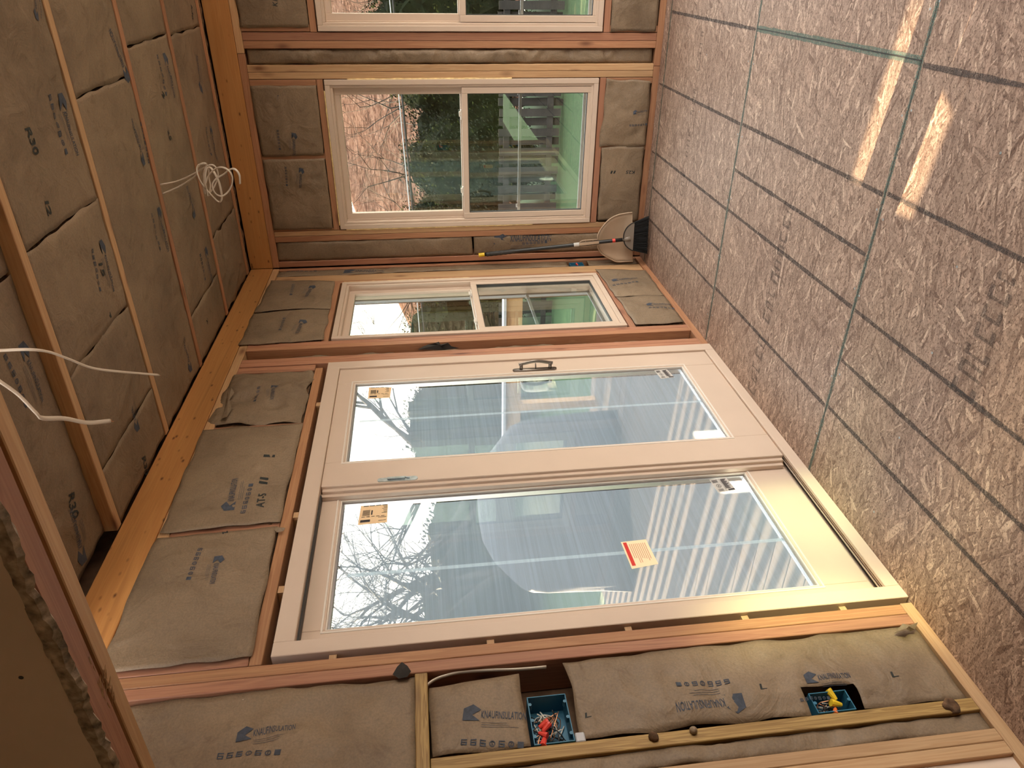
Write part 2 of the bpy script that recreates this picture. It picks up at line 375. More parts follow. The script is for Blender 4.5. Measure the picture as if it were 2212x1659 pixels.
def smooth_path(pts, n=8):
    pts = [Vector(p) for p in pts]; out = []
    P = [pts[0] * 2 - pts[1]] + pts + [pts[-1] * 2 - pts[-2]]
    for i in range(1, len(P) - 2):
        a, b, c, d = P[i - 1], P[i], P[i + 1], P[i + 2]
        for k in range(n):
            t = k / n
            out.append(0.5 * ((2 * b) + (c - a) * t + (2 * a - 5 * b + 4 * c - d) * t * t + (3 * b - a - 3 * c + d) * t ** 3))
    out.append(pts[-1]); return out
def prism(bm, outline, fn, w0, w1, mi=0):
    """outline [(u,v)] extruded from w0 to w1 through fn(u,v,w)"""
    a = [bm.verts.new(fn(u, v, w0)) for u, v in outline]; b = [bm.verts.new(fn(u, v, w1)) for u, v in outline]
    n = len(a)
    for f in [bm.faces.new(a), bm.faces.new(list(reversed(b)))] + [bm.faces.new((a[k], b[k], b[(k + 1) % n], a[(k + 1) % n])) for k in range(n)]:
        f.material_index = mi
def ray(px, py): return (AX_R * ((px - W / 2) / FPX) + AX_U * ((H / 2 - py) / FPX) - AX_B)
def at(px, py, axis, val):
    """the world point seen at a photo pixel, on the plane axis=val (used to read off measured positions)"""
    d = ray(px, py); t = (val - CAM[axis]) / d[axis]; return CAM + d * t
def uv(pl, px, py, w=0.0):
    if pl == 'L': p = at(px, py, 0, w); return p.y, p.z
    if pl == 'F': p = at(px, py, 1, D - w); return p.x, p.z
    p = at(px, py, 2, ZJ - w); return p.x, p.y

# ------------------------------------------------------------------ text
_TC = {}
def text_polys(s, shear=0.0, bold=0.0):
    key = (s, shear, bold)
    if key in _TC: return _TC[key]
    cu = bpy.data.curves.new('t', 'FONT'); cu.body = s; cu.shear = shear; cu.offset = bold; cu.resolution_u = 2
    o = bpy.data.objects.new('t', cu); sc.collection.objects.link(o)
    bpy.context.view_layer.update()
    me = bpy.data.meshes.new_from_object(o.evaluated_get(bpy.context.evaluated_depsgraph_get()))
    bpy.data.objects.remove(o); bpy.data.curves.remove(cu)
    vs = [(v.co.x, v.co.y) for v in me.vertices]; fs = [tuple(p.vertices) for p in me.polygons]
    bpy.data.meshes.remove(me)
    x0 = min(v[0] for v in vs); x1 = max(v[0] for v in vs); y0 = min(v[1] for v in vs); y1 = max(v[1] for v in vs)
    vs = [((x - x0) / (x1 - x0), (y - y0) / (y1 - y0)) for x, y in vs]
    _TC[key] = (vs, fs); return _TC[key]
def put_text(bm, s, fn, x, y, w, h, shear=0.0, bold=0.0, mi=0):
    vs, fs = text_polys(s, shear, bold)
    V = [bm.verts.new(fn(x + a * w, y + b * h)) for a, b in vs]
    for f in fs:
        try: bm.faces.new([V[i] for i in f]).material_index = mi
        except ValueError: pass
def put_rect(bm, fn, x0, y0, x1, y1, mi=0, n=1):
    for k in range(n):
        a = x0 + (x1 - x0) * k / n; b = x0 + (x1 - x0) * (k + 1) / n
        bm.faces.new([bm.verts.new(fn(*q)) for q in ((a, y0), (b, y0), (b, y1), (a, y1))]).material_index = mi
def put_ring(bm, fn, cx, cy, r, th, n=16, mi=0):
    o = [bm.verts.new(fn(cx + r * math.cos(2 * PI * k / n), cy + r * math.sin(2 * PI * k / n))) for k in range(n)]
    i = [bm.verts.new(fn(cx + (r - th) * math.cos(2 * PI * k / n), cy + (r - th) * math.sin(2 * PI * k / n))) for k in range(n)]
    for k in range(n): bm.faces.new((o[k], o[(k + 1) % n], i[(k + 1) % n], i[k])).material_index = mi

# ------------------------------------------------------------------ kraft-faced batts
NORM = {'L': Vector((1, 0, 0)), 'F': Vector((0, -1, 0)), 'C': Vector((0, 0, -1))}
def batt(pl, quad, w, bulge, label, group=None, prints=(), seed=0, rag=0.006, thick=0.085, wr=1.0, marks=(), holes=(), step=0.018, flap=None):
    """quad: four (u,v) corners in order around; w: how far the paper sits out from the wall plane"""
    A, B, C_, D_ = [Vector(q) for q in quad]
    nu = max(5, int(max((B - A).length, (C_ - D_).length) / step)); nv = max(5, int(max((D_ - A).length, (C_ - B).length) / step))
    def hf(u, v, s=None, t=None):
        if s is None:   # inverse of the bilinear map (few Newton steps)
            s = t = 0.5
            for _ in range(6):
                p = A * (1 - s) * (1 - t) + B * s * (1 - t) + C_ * s * t + D_ * (1 - s) * t
                du = (B - A) * (1 - t) + (C_ - D_) * t; dv = (D_ - A) * (1 - s) + (C_ - B) * s
                e = Vector((u, v)) - p; det = du.x * dv.y - du.y * dv.x
                if abs(det) < 1e-9: break
                s += (e.x * dv.y - e.y * dv.x) / det; t += (du.x * e.y - du.y * e.x) / det
            s = min(1, max(0, s)); t = min(1, max(0, t))
        prof = (1 - abs(2 * s - 1) ** 3) * (1 - abs(2 * t - 1) ** 3)
        q = Vector((u * 5, v * 5, seed * 7.3)); edge = min(1, 7 * min(s, 1 - s, t, 1 - t))
        h = bulge * prof + wr * (0.007 * noise.noise(q) + 0.0050 * (1 - 2 * abs(noise.noise(q * 2.6))) + 0.0015 * noise.noise(q * 7)) 
        if flap:
            fs = {'s0': s, 's1': 1 - s, 't0': t, 't1': 1 - t}[flap[0]]
            h += flap[1] * max(0, 1 - fs * 7) ** 1.5 * max(0, math.sin((t if flap[0][0] == 's' else s) * PI))
        return w + h * (0.35 + 0.65 * edge)
    bm = bmesh.new(); G = []
    for j in range(nv + 1):
        row = []
        for i in range(nu + 1):
            s, t = i / nu, j / nv
            p = A * (1 - s) * (1 - t) + B * s * (1 - t) + C_ * s * t + D_ * (1 - s) * t
            if i in (0, nu) or j in (0, nv):
                q = Vector((p.x * 9, p.y * 9, seed + 3.1)); p = p + Vector((noise.noise(q), noise.noise(q + Vector((9, 4, 2))))) * rag * 2
            row.append((p.x, p.y, hf(p.x, p.y, s, t)))
        G.append(row)
    V = [[bm.verts.new(PT(pl, *q)) for q in r] for r in G]
    def inhole(i, j):
        cu = (G[j][i][0] + G[j + 1][i + 1][0]) / 2; cv = (G[j][i][1] + G[j + 1][i + 1][1]) / 2
        return any(a <= cu <= b and c <= cv <= d for a, b, c, d in holes)
    for j in range(nv):
        for i in range(nu):
            if inhole(i, j): continue
            bm.faces.new((V[j][i], V[j][i + 1], V[j + 1][i + 1], V[j + 1][i]))
    # thin paper edge, then the wool body set slightly back
    c = (A + B + C_ + D_) / 4
    o = obj('x', bm, KRAFT, smooth=True)
    o.data.materials.clear(); me = o.data; bpy.data.objects.remove(o)
    root = thing('insulation_batt', label, 'insulation', PT(pl, c.x, c.y, w), group)
    paper = keep(link('kraft_facing', me, [KRAFT]), root)
    md = paper.modifiers.new('s', 'SOLIDIFY'); md.thickness = 0.0012; md.offset = 0
    if thick > 0:
        bm = bmesh.new(); ins = 0.004; rows = []
        ring = []
        for (s, t) in [(k / 12, 0) for k in range(12)] + [(1, k / 12) for k in range(12)] + [(1 - k / 12, 1) for k in range(12)] + [(0, 1 - k / 12) for k in range(12)]:
            p = A * (1 - s) * (1 - t) + B * s * (1 - t) + C_ * s * t + D_ * (1 - s) * t; p = c + (p - c) * (1 - ins / max(0.05, (p - c).length))
            ring.append(p)
        hw = min(w - 0.006, hf(c.x, c.y) - 0.012) if False else w - 0.009
        fr = [bm.verts.new(PT(pl, p.x, p.y, hw + random.uniform(-.004, .001))) for p in ring]; bk = [bm.verts.new(PT(pl, p.x, p.y, w - thick)) for p in ring]
        n = len(ring); bm.faces.new(fr); bm.faces.new(bk)
        for k in range(n): bm.faces.new((fr[k], fr[(k + 1) % n], bk[(k + 1) % n], bk[k]))
        if not holes: keep(obj('wool_core', bm, FIBER), root)
        else: bm.free()
    if prints or marks:
        bm = bmesh.new(); nrm = NORM[pl]
        def frame(a, e):
            pa = Vector(uv(pl, *a, w=w)); pe = Vector(uv(pl, *e, w=w)); d = pe - pa; Ln = d.length
            d3 = (PT(pl, pe.x, pe.y, w) - PT(pl, pa.x, pa.y, w)).normalized(); up3 = nrm.cross(d3)
            o3 = PT(pl, 0, 0, 0); eu = PT(pl, 1, 0, 0) - o3; ev = PT(pl, 0, 1, 0) - o3
            up = Vector((up3.dot(eu), up3.dot(ev))); d = d.normalized()
            def fn(x, y):
                p = pa + d * (x * Ln) + up * (y * Ln); return PT(pl, p.x, p.y, hf(p.x, p.y) + 0.0022)
            return fn, Ln
        for pr in prints:
            bm.free(); bm = bmesh.new()
            fn, Ln = frame(pr[0], pr[1])
            E = [(0.0, 0.0), (1.0, 0.0), (0.55, 0.37), (1.08, 0.68), (0.6, 1.0), (0.05, 0.72)]
            k = 0.27
            P = [(x * k, y * k - 0.04) for x, y in E]; Vv = [bm.verts.new(fn(*q)) for q in P]
            for f in ((0, 1, 2), (0, 2, 5), (5, 2, 4), (4, 2, 3)): bm.faces.new([Vv[i] for i in f])
            put_text(bm, 'KNAUFINSULATION', fn, 0.29, 0.0, 0.71, 0.125, 0.12, 0.012)
            for r_ in range(3): put_rect(bm, fn, 0.30, -0.08 - 0.035 * r_, 0.30 + 0.5 * random.uniform(.7, 1.2), -0.074 - 0.035 * r_, n=4)
            keep(obj('printed_logo', bm.copy(), INK, recalc=False), root)
            bm.free(); bm = bmesh.new()
            if len(pr) > 2:
                fn2, L2 = frame(pr[2], pr[3]); h = min(0.10, 0.35 * Ln / L2)
                for q in range(7):
                    x = q / 6.5
                    if q in (3, 5): put_ring(bm, fn2, x + h / 2, h / 2, h / 2, h * 0.16); put_text(bm, 'zS'[q == 3], fn2, x + h * .3, h * .25, h * .4, h * .5)
                    elif q == 6: put_rect(bm, fn2, x, 0, x + h, h)
                    else:
                        put_rect(bm, fn2, x, 0, x + h, h * .18); put_rect(bm, fn2, x, h * .82, x + h, h); put_rect(bm, fn2, x, h * .4, x + h, h * .6)
                        put_rect(bm, fn2, x, 0, x + h * .18, h); put_rect(bm, fn2, x + h * .75, 0, x + h, h * .5)
                keep(obj('printed_icon_row', bm.copy(), INK, recalc=False), root)
        for s, a, e, hr in marks:
            bm.free(); bm = bmesh.new(); fn, Ln = frame(a, e); put_text(bm, s, fn, 0, 0, 1, hr, 0.1, 0.02)
            keep(obj('stamped_mark', bm.copy(), MARK, recalc=False), root)
        bm.free()
    return root

# ------------------------------------------------------------------ floor
bm = bmesh.new(); box(bm, (-0.16, -4.0, -0.03), (RW + 0.2, D + 0.16, 0.0))
floor = tag(obj('floor', bm, OSB), 'oriented strand board subfloor with black grid lines', kind='structure')
def strip(name, x0, y0, x1, y1, w, mat, z=0.0006, wob=0.0, label=None):
    bm = bmesh.new(); a = Vector((x0, y0)); b = Vector((x1, y1)); d = b - a; n = Vector((-d.y, d.x)).normalized() * (w / 2)
    K = max(2, int(d.length / 0.04)); pr = None
    for k in range(K + 1):
        p = a + d * k / K; q = 1 + wob * noise.noise(Vector((p.x * 30, p.y * 30, 1)))
        c = [bm.verts.new((p.x + n.x * q * s, p.y + n.y * q * s, z)) for s in (-1, 1)]
        if pr: bm.faces.new((pr[0], c[0], c[1], pr[1]))
        pr = c
    o = obj(name, bm, mat, floor); 
    if label: o['label'] = label
    return o
GY = [4.545, 3.345, 2.165, 0.985]
for y in GY[:3]:
    strip('panel_joint', -0.0, y, RW, y, 0.0035, GASK, 0.0009)
    strip('green_panel_edge', -0.0, y, RW, y + 0.002, 0.016, GREENE, 0.0006, 0.6, 'green painted edge seal along the panel joint')
strip('panel_joint', 1.53, GY[1], 1.53, GY[2], 0.004, GASK, 0.0009)
strip('green_panel_edge', 1.53, GY[1], 1.53, GY[2], 0.026, GREENE, 0.0006, 0.35)
strip('panel_joint', 2.75, GY[0], 2.75, GY[1], 0.004, GASK, 0.0009); strip('panel_joint', 2.75, GY[2], 2.75, 0.98, 0.004, GASK, 0.0009)
lines = {0: [.30, .51, .725, 1.13, 1.53, 1.94, 2.34, 3.15, 3.55], 1: [.31, .725, .92, 1.13, 1.94, 2.34, 2.75, 3.15, 3.55], 2: [.315, .52, .72, 1.135, 1.52, 1.94, 2.34, 3.15, 3.55]}
for r_, xs in lines.items():
    for x in xs: strip('grid_line', x, GY[r_] - 0.012, x - 0.004, (GY[r_ + 1] if r_ < 2 else -0.5) + 0.012, 0.015, LINEK, 0.0012, 0.5)
strip('grid_line', 0.72, GY[0] + .01, 0.72, D - 0.02, 0.010, LINEK, 0.0012, 0.5); strip('grid_line', 1.13, GY[0] + .01, 1.13, D - 0.02, 0.010, LINEK, 0.0012, 0.5)
# faded, unreadable mill stamp blocks printed across each panel
for (y, xa, xb, n, h) in ((4.0, 0.55, 1.50, 17, 0.05), (2.75, 0.02, 0.95, 15, 0.085), (1.58, 0.66, 1.12, 8, 0.10), (1.58, 1.9, 2.6, 10, 0.10)):
    bm = bmesh.new(); rr = random.Random(int(y * 10 + xa * 7)); x = xa; dx = (xb - xa) / n
    for k in range(n):
        if rr.random() < 0.85:
            ww = dx * rr.uniform(.35, .75); hh = h * rr.uniform(.6, 1)
            for (a, b, c, d) in ((0, 0, .25, 1), (.25, .8, 1, 1), (.25, .0, .9, .22) if rr.random() < .5 else (.75, 0, 1, .8)):
                bm.faces.new([bm.verts.new((x + q[0] * ww, y - hh * .5 + q[1] * hh, 0.0008)) for q in ((a, b), (c, b), (c, d), (a, d))])
        x += dx
    obj('faded_stamp', bm, STAMP, floor)
# fastener heads in the subfloor
bm = bmesh.new(); rr = random.Random(3)
for y in (1.75, 2.15, 2.19, 3.32, 3.37, 3.9):
    for x in [0.15 + 0.305 * k for k in range(9)]:
        c = Vector((x + rr.uniform(-.03, .03), y + rr.uniform(-.012, .012), 0.001)); bm.faces.new([bm.verts.new(c + Vector((math.cos(a) * .004, math.sin(a) * .004, 0))) for a in [PI / 4 * q for q in range(8)]])
obj('nail_heads', bm, STEEL, floor)

# ------------------------------------------------------------------ walls: sheathing plus framing
def panel_with_openings(bm, pl, u0, u1, v0, v1, w0, w1, ops):
    us = sorted(set([u0, u1] + [x for o in ops for x in o[:2]]))
    for a, b in zip(us[:-1], us[1:]):
        m_ = (a + b) / 2; op = [o for o in ops if o[0] <= m_ <= o[1]]
        if not op: pbox(bm, pl, a, b, v0, v1, w0, w1)
        else:
            o = op[0]
            if o[2] > v0: pbox(bm, pl, a, b, v0, o[2], w0, w1)
            if o[3] < v1: pbox(bm, pl, a, b, o[3], v1, w0, w1)
DW = 0.14; FW = -0.004
DO = (1.465, 3.297, 0.0, 2.043); SW = (3.551, 4.36, 0.38, 2.043); W1 = (0.247, 1.163, 0.38, 2.043); W2 = (1.413, 2.33, 0.38, 2.043)
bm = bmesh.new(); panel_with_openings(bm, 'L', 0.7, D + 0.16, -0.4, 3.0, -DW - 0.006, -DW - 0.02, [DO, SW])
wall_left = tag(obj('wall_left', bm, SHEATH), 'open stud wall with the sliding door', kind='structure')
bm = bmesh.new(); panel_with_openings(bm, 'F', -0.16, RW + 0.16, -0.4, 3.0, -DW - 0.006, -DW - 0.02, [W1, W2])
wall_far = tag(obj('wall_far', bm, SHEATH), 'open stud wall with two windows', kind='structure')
def wood_piece(name, pl, u0, u1, v0, v1, ms, w=FW, dep=DW, bev=0.002, label=None):
    P0, P1 = PT(pl, u0, v0, w), PT(pl, u1, v1, w - dep); s = [abs(P0[i] - P1[i]) for i in range(3)]
    s2 = list(s); s2[0 if pl == 'L' else 1 if pl == 'F' else 2] = 0
    ax = s2.index(max(s2)); o = bxobj(name, P0, P1, ms[ax], {'L': wall_left, 'F': wall_far}[pl], bev)
    if label: o['label'] = label
    return o
# left (door) wall
G = 0.0012
wood_piece('bottom_plate', 'L', 0.80, 1.468, 0.0, 0.040, PALE, label='pale bottom plate beside the near stud bays')
wood_piece('bottom_plate', 'L', 3.292, D, 0.0, 0.040, FIR)
wood_piece('top_plate', 'L', 0.80, D, 2.463, 2.504, PALE)
for a, b in ((0.872, 0.915), (0.955, 0.9905), (0.9915, 1.027)): wood_piece('stud', 'L', a, b, 0.041, 2.462, PALE)
wood_piece('stud', 'L', 1.083, 1.121, 0.041, 1.562, TREAT, label='treated stud with coarse grain beside the wiring boxes')
wood_piece('blocking', 'L', 1.028, 1.383, 1.564, 1.600, TREAT, label='treated horizontal block between the studs')
wood_piece('stud', 'L', 1.385, 1.424, 0.041, 2.462, PINK); wood_piece('trimmer_stud', 'L', 1.4255, 1.464, 0.041, 2.462, INC)
wood_piece('door_header_plate', 'L', 1.466, 3.252, 2.044, 2.081, INC)
for a, b in ((1.466, 1.503), (2.053, 2.090), (2.716, 2.753), (3.230, 3.252)): wood_piece('cripple_stud', 'L', a, b, 2.083, 2.462, PINK)
for a, b, m_ in ((3.254, 3.288, PINK),): wood_piece('stud', 'L', a, b, 0.041 if a > 3.29 else 2.083, 2.462, m_)
wood_piece('stud', 'L', 3.299, 3.336, 0.041, 2.462, PINK); wood_piece('stud', 'L', 3.338, 3.374, 0.041, 2.462, PINK)
wood_piece('stud', 'L', 3.472, 3.510, 0.041, 2.462, FIR); wood_piece('trimmer_stud', 'L', 3.512, 3.549, 0.041, 2.462, PINK)
wood_piece('window_header_plate', 'L', 3.551, 4.360, 2.045, 2.082, FIR); wood_piece('sill_plate', 'L', 3.551, 4.360, 0.335, 0.372, PINK)
wood_piece('trimmer_stud', 'L', 4.362, 4.400, 0.041, 2.462, FIR); wood_piece('stud', 'L', 4.402, 4.520, 0.041, 2.462, PALE, w=-0.012)
for a, b in ((3.92, 3.957),):
    wood_piece('cripple_stud', 'L', a, b, 2.083, 2.462, FIR); wood_piece('cripple_stud', 'L', a, b, 0.041, 0.334, FIR)
wood_piece('stud', 'L', 4.612, 4.645, 0.041, 2.462, FIR)
# far wall
wood_piece('bottom_plate', 'F', 0.002, 1.225, 0.0, 0.040, FIR); wood_piece('bottom_plate', 'F', 1.227, RW, 0.0, 0.040, FIR)
wood_piece('top_plate', 'F', 0.002, 1.30, 2.463, 2.504, FIR); wood_piece('top_plate', 'F', 1.302, RW, 2.463, 2.504, PALE)
for a, b, m_ in ((0.004, 0.042, PINK), (0.176, 0.213, FIR), (0.215, 0.247, PALE), (1.164, 1.201, PALE), (1.203, 1.240, PALE), (1.327, 1.366, FIR), (1.368, 1.411, PINK), (2.333, 2.37, FIR), (2.372, 2.41, FIR)):
    wood_piece('stud', 'F', a, b, 0.041, 2.462, m_)
for (a, b) in ((0.249, 1.162), (1.413, 2.331)):
    wood_piece('window_header_plate', 'F', a, b, 2.044, 2.081, FIR); wood_piece('sill_plate', 'F', a, b, 0.333, 0.371, PINK)
for a, b in ((0.700, 0.737), (1.127, 1.161), (1.415, 1.45), (0.250, 0.262)):
    wood_piece('cripple_stud', 'F', a, b, 2.083, 2.462, FIR)
for a, b in ((0.725, 0.760), (1.127, 1.161), (1.415, 1.45)): wood_piece('cripple_stud', 'F', a, b, 0.041, 0.332, FIR)

# right wall and the rest of the shell (outside the frame, shapes the daylight)
bm = bmesh.new()
def rp_(a, b, c, d): box(bm, (RW, a, c), (RW + 0.15, b, d))
ys = [-0.0]
us = sorted([0.9, D + 0.16] + [x for p in RWIN for x in p])
for a, b in zip(us[:-1], us[1:]):
    if (a, b) in [tuple(p) for p in RWIN]: rp_(a, b, -0.4, 0.2); rp_(a, b, 2.1, 3.0)
    else: rp_(a, b, -0.4, 3.0)
box(bm, (RW, -4.1, -0.4), (RW + 0.15, 0.9, 3.0))
wall_right = tag(obj('wall_right', bm, plain('wall_board', (0.36, 0.25, 0.16), 0.9)), 'side wall with tall window openings', kind='structure')
bm = bmesh.new()
box(bm, (-0.7, YH0 - 0.006, 2.150), (RW, YH0 - 0.019, 2.62))      # drywall above the doorway
box(bm, (-0.7, YH0 - 0.006, -0.03), (-0.02, YH0 - 0.019, 2.62))
box(bm, (-0.8, -4.1, -0.03), (RW + 0.1, -4.0, 2.62)); box(bm, (-0.8, -4.1, -0.03), (-0.7, YH0, 2.62))
box(bm, (-0.7, -4.0, 2.60), (RW, YH1 + 0.02, 2.64))
box(bm, (-0.7, YH0, 2.30), (RW, YH1, 2.60)); box(bm, (-0.16, YH0, -0.03), (-0.02, YH1 + 0.0, 2.3))
wall_near = tag(obj('wall_near', bm, DRYWALL), 'dim drywall above the doorway into the house', kind='structure')
bm = bmesh.new(); tube(bm, [(0.748, YH0 - 0.020, 2.205), (0.748, YH0 - 0.0195, 2.205)], 0.004, 10)
obj('screw_head', bm, GASK, wall_near)
# ragged broken edge of the drywall
bm = bmesh.new(); rr = random.Random(5); top = []; K = 260
for k in range(K + 1):
    x = -0.1 + (RW) * k / K
    zz = 2.120 + 0.010 * noise.noise(Vector((x * 9, 0, 2))) + 0.006 * noise.noise(Vector((x * 40, 3, 2)))
    th = 0.004 + 0.006 * abs(noise.noise(Vector((x * 14, 7, 2))))
    ring = [(x, YH0 - 0.020, 2.15), (x, YH0 - 0.021 - th * .4, zz + .008), (x, YH0 - 0.016, zz), (x, YH0 - 0.010 + th * 1.2, zz + 0.006 + th), (x, YH0 - 0.002, 2.137)]
    top.append([bm.verts.new(Vector(p) + Vector((0, rr.uniform(-.002, .002), rr.uniform(-.0025, .0025)))) for p in ring])
for k in range(K):
    for q in range(4): bm.faces.new((top[k][q], top[k + 1][q], top[k + 1][q + 1], top[k][q + 1]))
obj('broken_plaster_edge', bm, PLASTER, wall_near)

# ------------------------------------------------------------------ ceiling
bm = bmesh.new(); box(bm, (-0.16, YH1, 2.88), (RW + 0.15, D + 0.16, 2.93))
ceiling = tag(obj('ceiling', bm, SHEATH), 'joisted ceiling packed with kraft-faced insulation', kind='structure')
JO = [(1.50, 1.538), (2.102, 2.140), (2.708, 2.747), (3.306, 3.345), (3.922, 3.961), (4.538, 4.572)]
for k, (a, b) in enumerate(JO):
    o = bxobj('joist', (0.002, a, ZJ), (RW, b, ZJ + 0.225), (PALE if k in (1, 2) else FIR)[0], ceiling, 0.002)
    if k == 4: o.rotation_euler = (0, 0, 0)
# beams round the top of the walls
def beam(name, a, b, ax, label, cat='beam'):
    r = thing(name, label, cat, [(a[i] + b[i]) / 2 for i in range(3)]); return r
o = bxobj('rim_beam', (-0.05, YH1 + 0.02, 2.5055), (0.0, D, 2.647), LVL[1], None, 0.002); tag(o, 'orange laminated beam along the top of the door wall', 'beam')
o = bxobj('rim_beam', (0.0015, D + 0.0, 2.5055), (RW, D + 0.05, 2.647), LVL[0], None, 0.002); tag(o, 'orange laminated beam above the two far windows', 'beam')
hd = thing('doorway_header', 'doubled wooden header crossing overhead beside broken drywall', 'beam', (1.8, 0.94, 2.2))
keep(bxobj('outer_ply', (-0.02, 0.959, 2.141), (RW, 0.997, 2.30), PALE[0], None, 0.002), hd)['label'] = 'pale ply nearest the new room'
keep(bxobj('inner_ply', (-0.02, 0.886, 2.136), (RW, 0.942, 2.30), PINK[0], None, 0.003), hd)['label'] = 'pink fir ply with splintered edge'
keep(bxobj('spacer', (-0.02, 0.943, 2.158), (RW, 0.958, 2.29), FIR[0], None), hd)
bm = bmesh.new(); rr = random.Random(11)
for k in range(26):     # splinters where the pink ply was torn
    x = rr.gauss(0.60, 0.035); y = rr.uniform(0.925, 0.956); a = rr.uniform(-.5, .5)
    tube(bm, [(x, y, 2.1375), (x + 0.02 * math.cos(a), y + rr.uniform(-.004, .012), 2.1345)], [rr.uniform(.0008, .003), .0003], 4)
keep(obj('splinters', bm, PALE[0]), hd)

# ------------------------------------------------------------------ windows
def ring_frame(bm, pl, u0, u1, v0, v1, t, w0, w1, bev=0.002):
    tl, tr, tb, tt = t if isinstance(t, tuple) else (t,) * 4
    e = 0.0
    pbox(bm, pl, u0, u0 + tl, v0, v1, w0, w1, bev); pbox(bm, pl, u1 - tr, u1, v0, v1, w0, w1, bev)
    pbox(bm, pl, u0 + tl - e, u1 - tr + e, v0, v0 + tb, w0 - 0.0004, w1, bev); pbox(bm, pl, u0 + tl - e, u1 - tr + e, v1 - tt, v1, w0 - 0.0004, w1, bev)
def window(num, pl, u0, u1, v0, v1, label, zmid=1.205, screen=True, latches=True):
    root = tag(empty('window_%d' % num, PT(pl, (u0 + u1) / 2, v0, 0)), label, kind='structure')
    bm = bmesh.new()
    ring_frame(bm, pl, u0, u1, v0, v1, 0.030, 0.006, -0.10); ring_frame(bm, pl, u0 + .029, u1 - .029, v0 + .029, v1 - .029, 0.016, -0.004, -0.10)
    ring_frame(bm, pl, u0 + .044, u1 - .044, v0 + .044, v1 - .044, 0.008, -0.040, -0.10)
    keep(obj('frame', bm, VINYL), root)
    a, b = u0 + 0.045, u1 - 0.045
    # upper sash, set back
    bm = bmesh.new(); ring_frame(bm, pl, a, b, zmid - 0.01, v1 - .045, (0.045, 0.045, 0.04, 0.036), -0.042, -0.075)
    up = keep(obj('upper_sash', bm, VINYL), root)
    bm = bmesh.new(); pbox(bm, pl, a + .045, b - .045, zmid + .03, v1 - .081, -0.058, -0.060); keep(obj('upper_pane', bm, GLASS), root).parent = up
    # lower sash, proud
    bm = bmesh.new(); ring_frame(bm, pl, a + .003, b - .003, v0 + .018, zmid + 0.022, (0.036, 0.036, 0.044, 0.036), -0.006, -0.040)
    lo = keep(obj('lower_sash', bm, VINYL), root)
    bm = bmesh.new(); pbox(bm, pl, a + .039, b - .039, v0 + .062, zmid - .014, -0.024, -0.026); keep(obj('lower_pane', bm, GLASS), root).parent = lo
    bm = bmesh.new(); ring_frame(bm, pl, a + .039, b - .039, v0 + .062, zmid - .014, 0.004, -0.012, -0.030, 0); k = keep(obj('glazing_bead', bm, GASK), root); k.parent = lo
    if latches:
        for f in (0.22, 0.80):
            bm = bmesh.new(); uc = a + (b - a) * f
            pbox(bm, pl, uc - .03, uc + .03, zmid + .022, zmid + .030, -0.036, -0.012, .002); pbox(bm, pl, uc - .012, uc + .02, zmid + .030, zmid + .040, -0.032, -0.018, .003)
            keep(obj('sash_lock', bm, VINYLW), root)
    if screen:
        bm = bmesh.new(); ring_frame(bm, pl, a, b, v0 + .05, 0.86, 0.018, -0.105, -0.113, 0.001)
        for q in (a + .018, b - .018 - .03):
            pass
        sc_ = keep(obj('screen_frame', bm, WHITEP), root); sc_['label'] = 'pale aluminium screen frame outside the lower sash'
        bm = bmesh.new()
        for q in (a + .05, b - .05):
            pbox(bm, pl, q - .012, q + .012, 0.865, 0.869, -0.104, -0.112); pbox(bm, pl, q - .012, q - .009, 0.845, 0.868, -0.104, -0.112); pbox(bm, pl, q + .009, q + .012, 0.845, 0.868, -0.104, -0.112)
        c = keep(obj('screen_clip', bm, ALU), root); c.parent = sc_
    return root
window(1, 'F', 0.254, 1.160, 0.380, 2.036, 'far wall window nearest the corner, trees and fence outside')
window(2, 'F', 1.417, 2.323, 0.380, 2.036, 'far wall window at the edge of view')
window(3, 'L', 3.555, 4.350, 0.384, 2.030, 'side window between the sliding door and the corner', zmid=1.20)
# foam squeezed round the window frames
def foam(pl, pts, name, root_label):
    bm = bmesh.new(); P = [PT(pl, u, v, 0.0) for u, v in pts]; Q = []
    for i in range(len(P) - 1):
        n = max(2, int((P[i + 1] - P[i]).length / 0.02))
        for k in range(n): Q.append(P[i].lerp(P[i + 1], k / n))
    rs = [0.0035 + 0.0045 * abs(noise.noise(Vector(q) * 22)) for q in Q]
    tube(bm, Q, rs, 6); return obj(name, bm, FOAM, {'L': wall_left, 'F': wall_far}[pl], smooth=True)
foam('F', [(0.2505, 2.0), (0.2505, 0.75)], 'foam_bead', ''); foam('F', [(0.28, 2.040), (1.12, 2.040)], 'foam_bead', '')
foam('F', [(1.162, 1.9), (1.162, 0.9)], 'foam_bead', ''); foam('L', [(4.356, 2.02), (4.356, 1.2)], 'foam_bead', '')

# ------------------------------------------------------------------ sliding door
door = tag(empty('door_1', (0, 2.387, 0)), 'two-panel sliding patio door with almond frame', kind='structure')
Y0, Y1_, ZT = 1.484, 3.290, 2.020
bm = bmesh.new()
pbox(bm, 'L', Y0, Y0 + .052, 0.0005, ZT, 0.004, -0.125, .002); pbox(bm, 'L', Y1_ - .066, Y1_, 0.0005, ZT, 0.004, -0.125, .002)
pbox(bm, 'L', Y0 + .052, Y1_ - .066, ZT - .062, ZT, 0.0035, -0.125, .002)
pbox(bm, 'L', Y0 + .052, Y1_ - .066, 0.0005, 0.050, 0.0035, -0.012, .002)          # sill front
pbox(bm, 'L', Y0 + .052, Y1_ - .066, 0.0005, 0.030, -0.012, -0.125, .001)
for w in (-0.020, -0.034, -0.062, -0.078): pbox(bm, 'L', Y0 + .052, Y1_ - .066, 0.030, 0.046, w, w - 0.003)
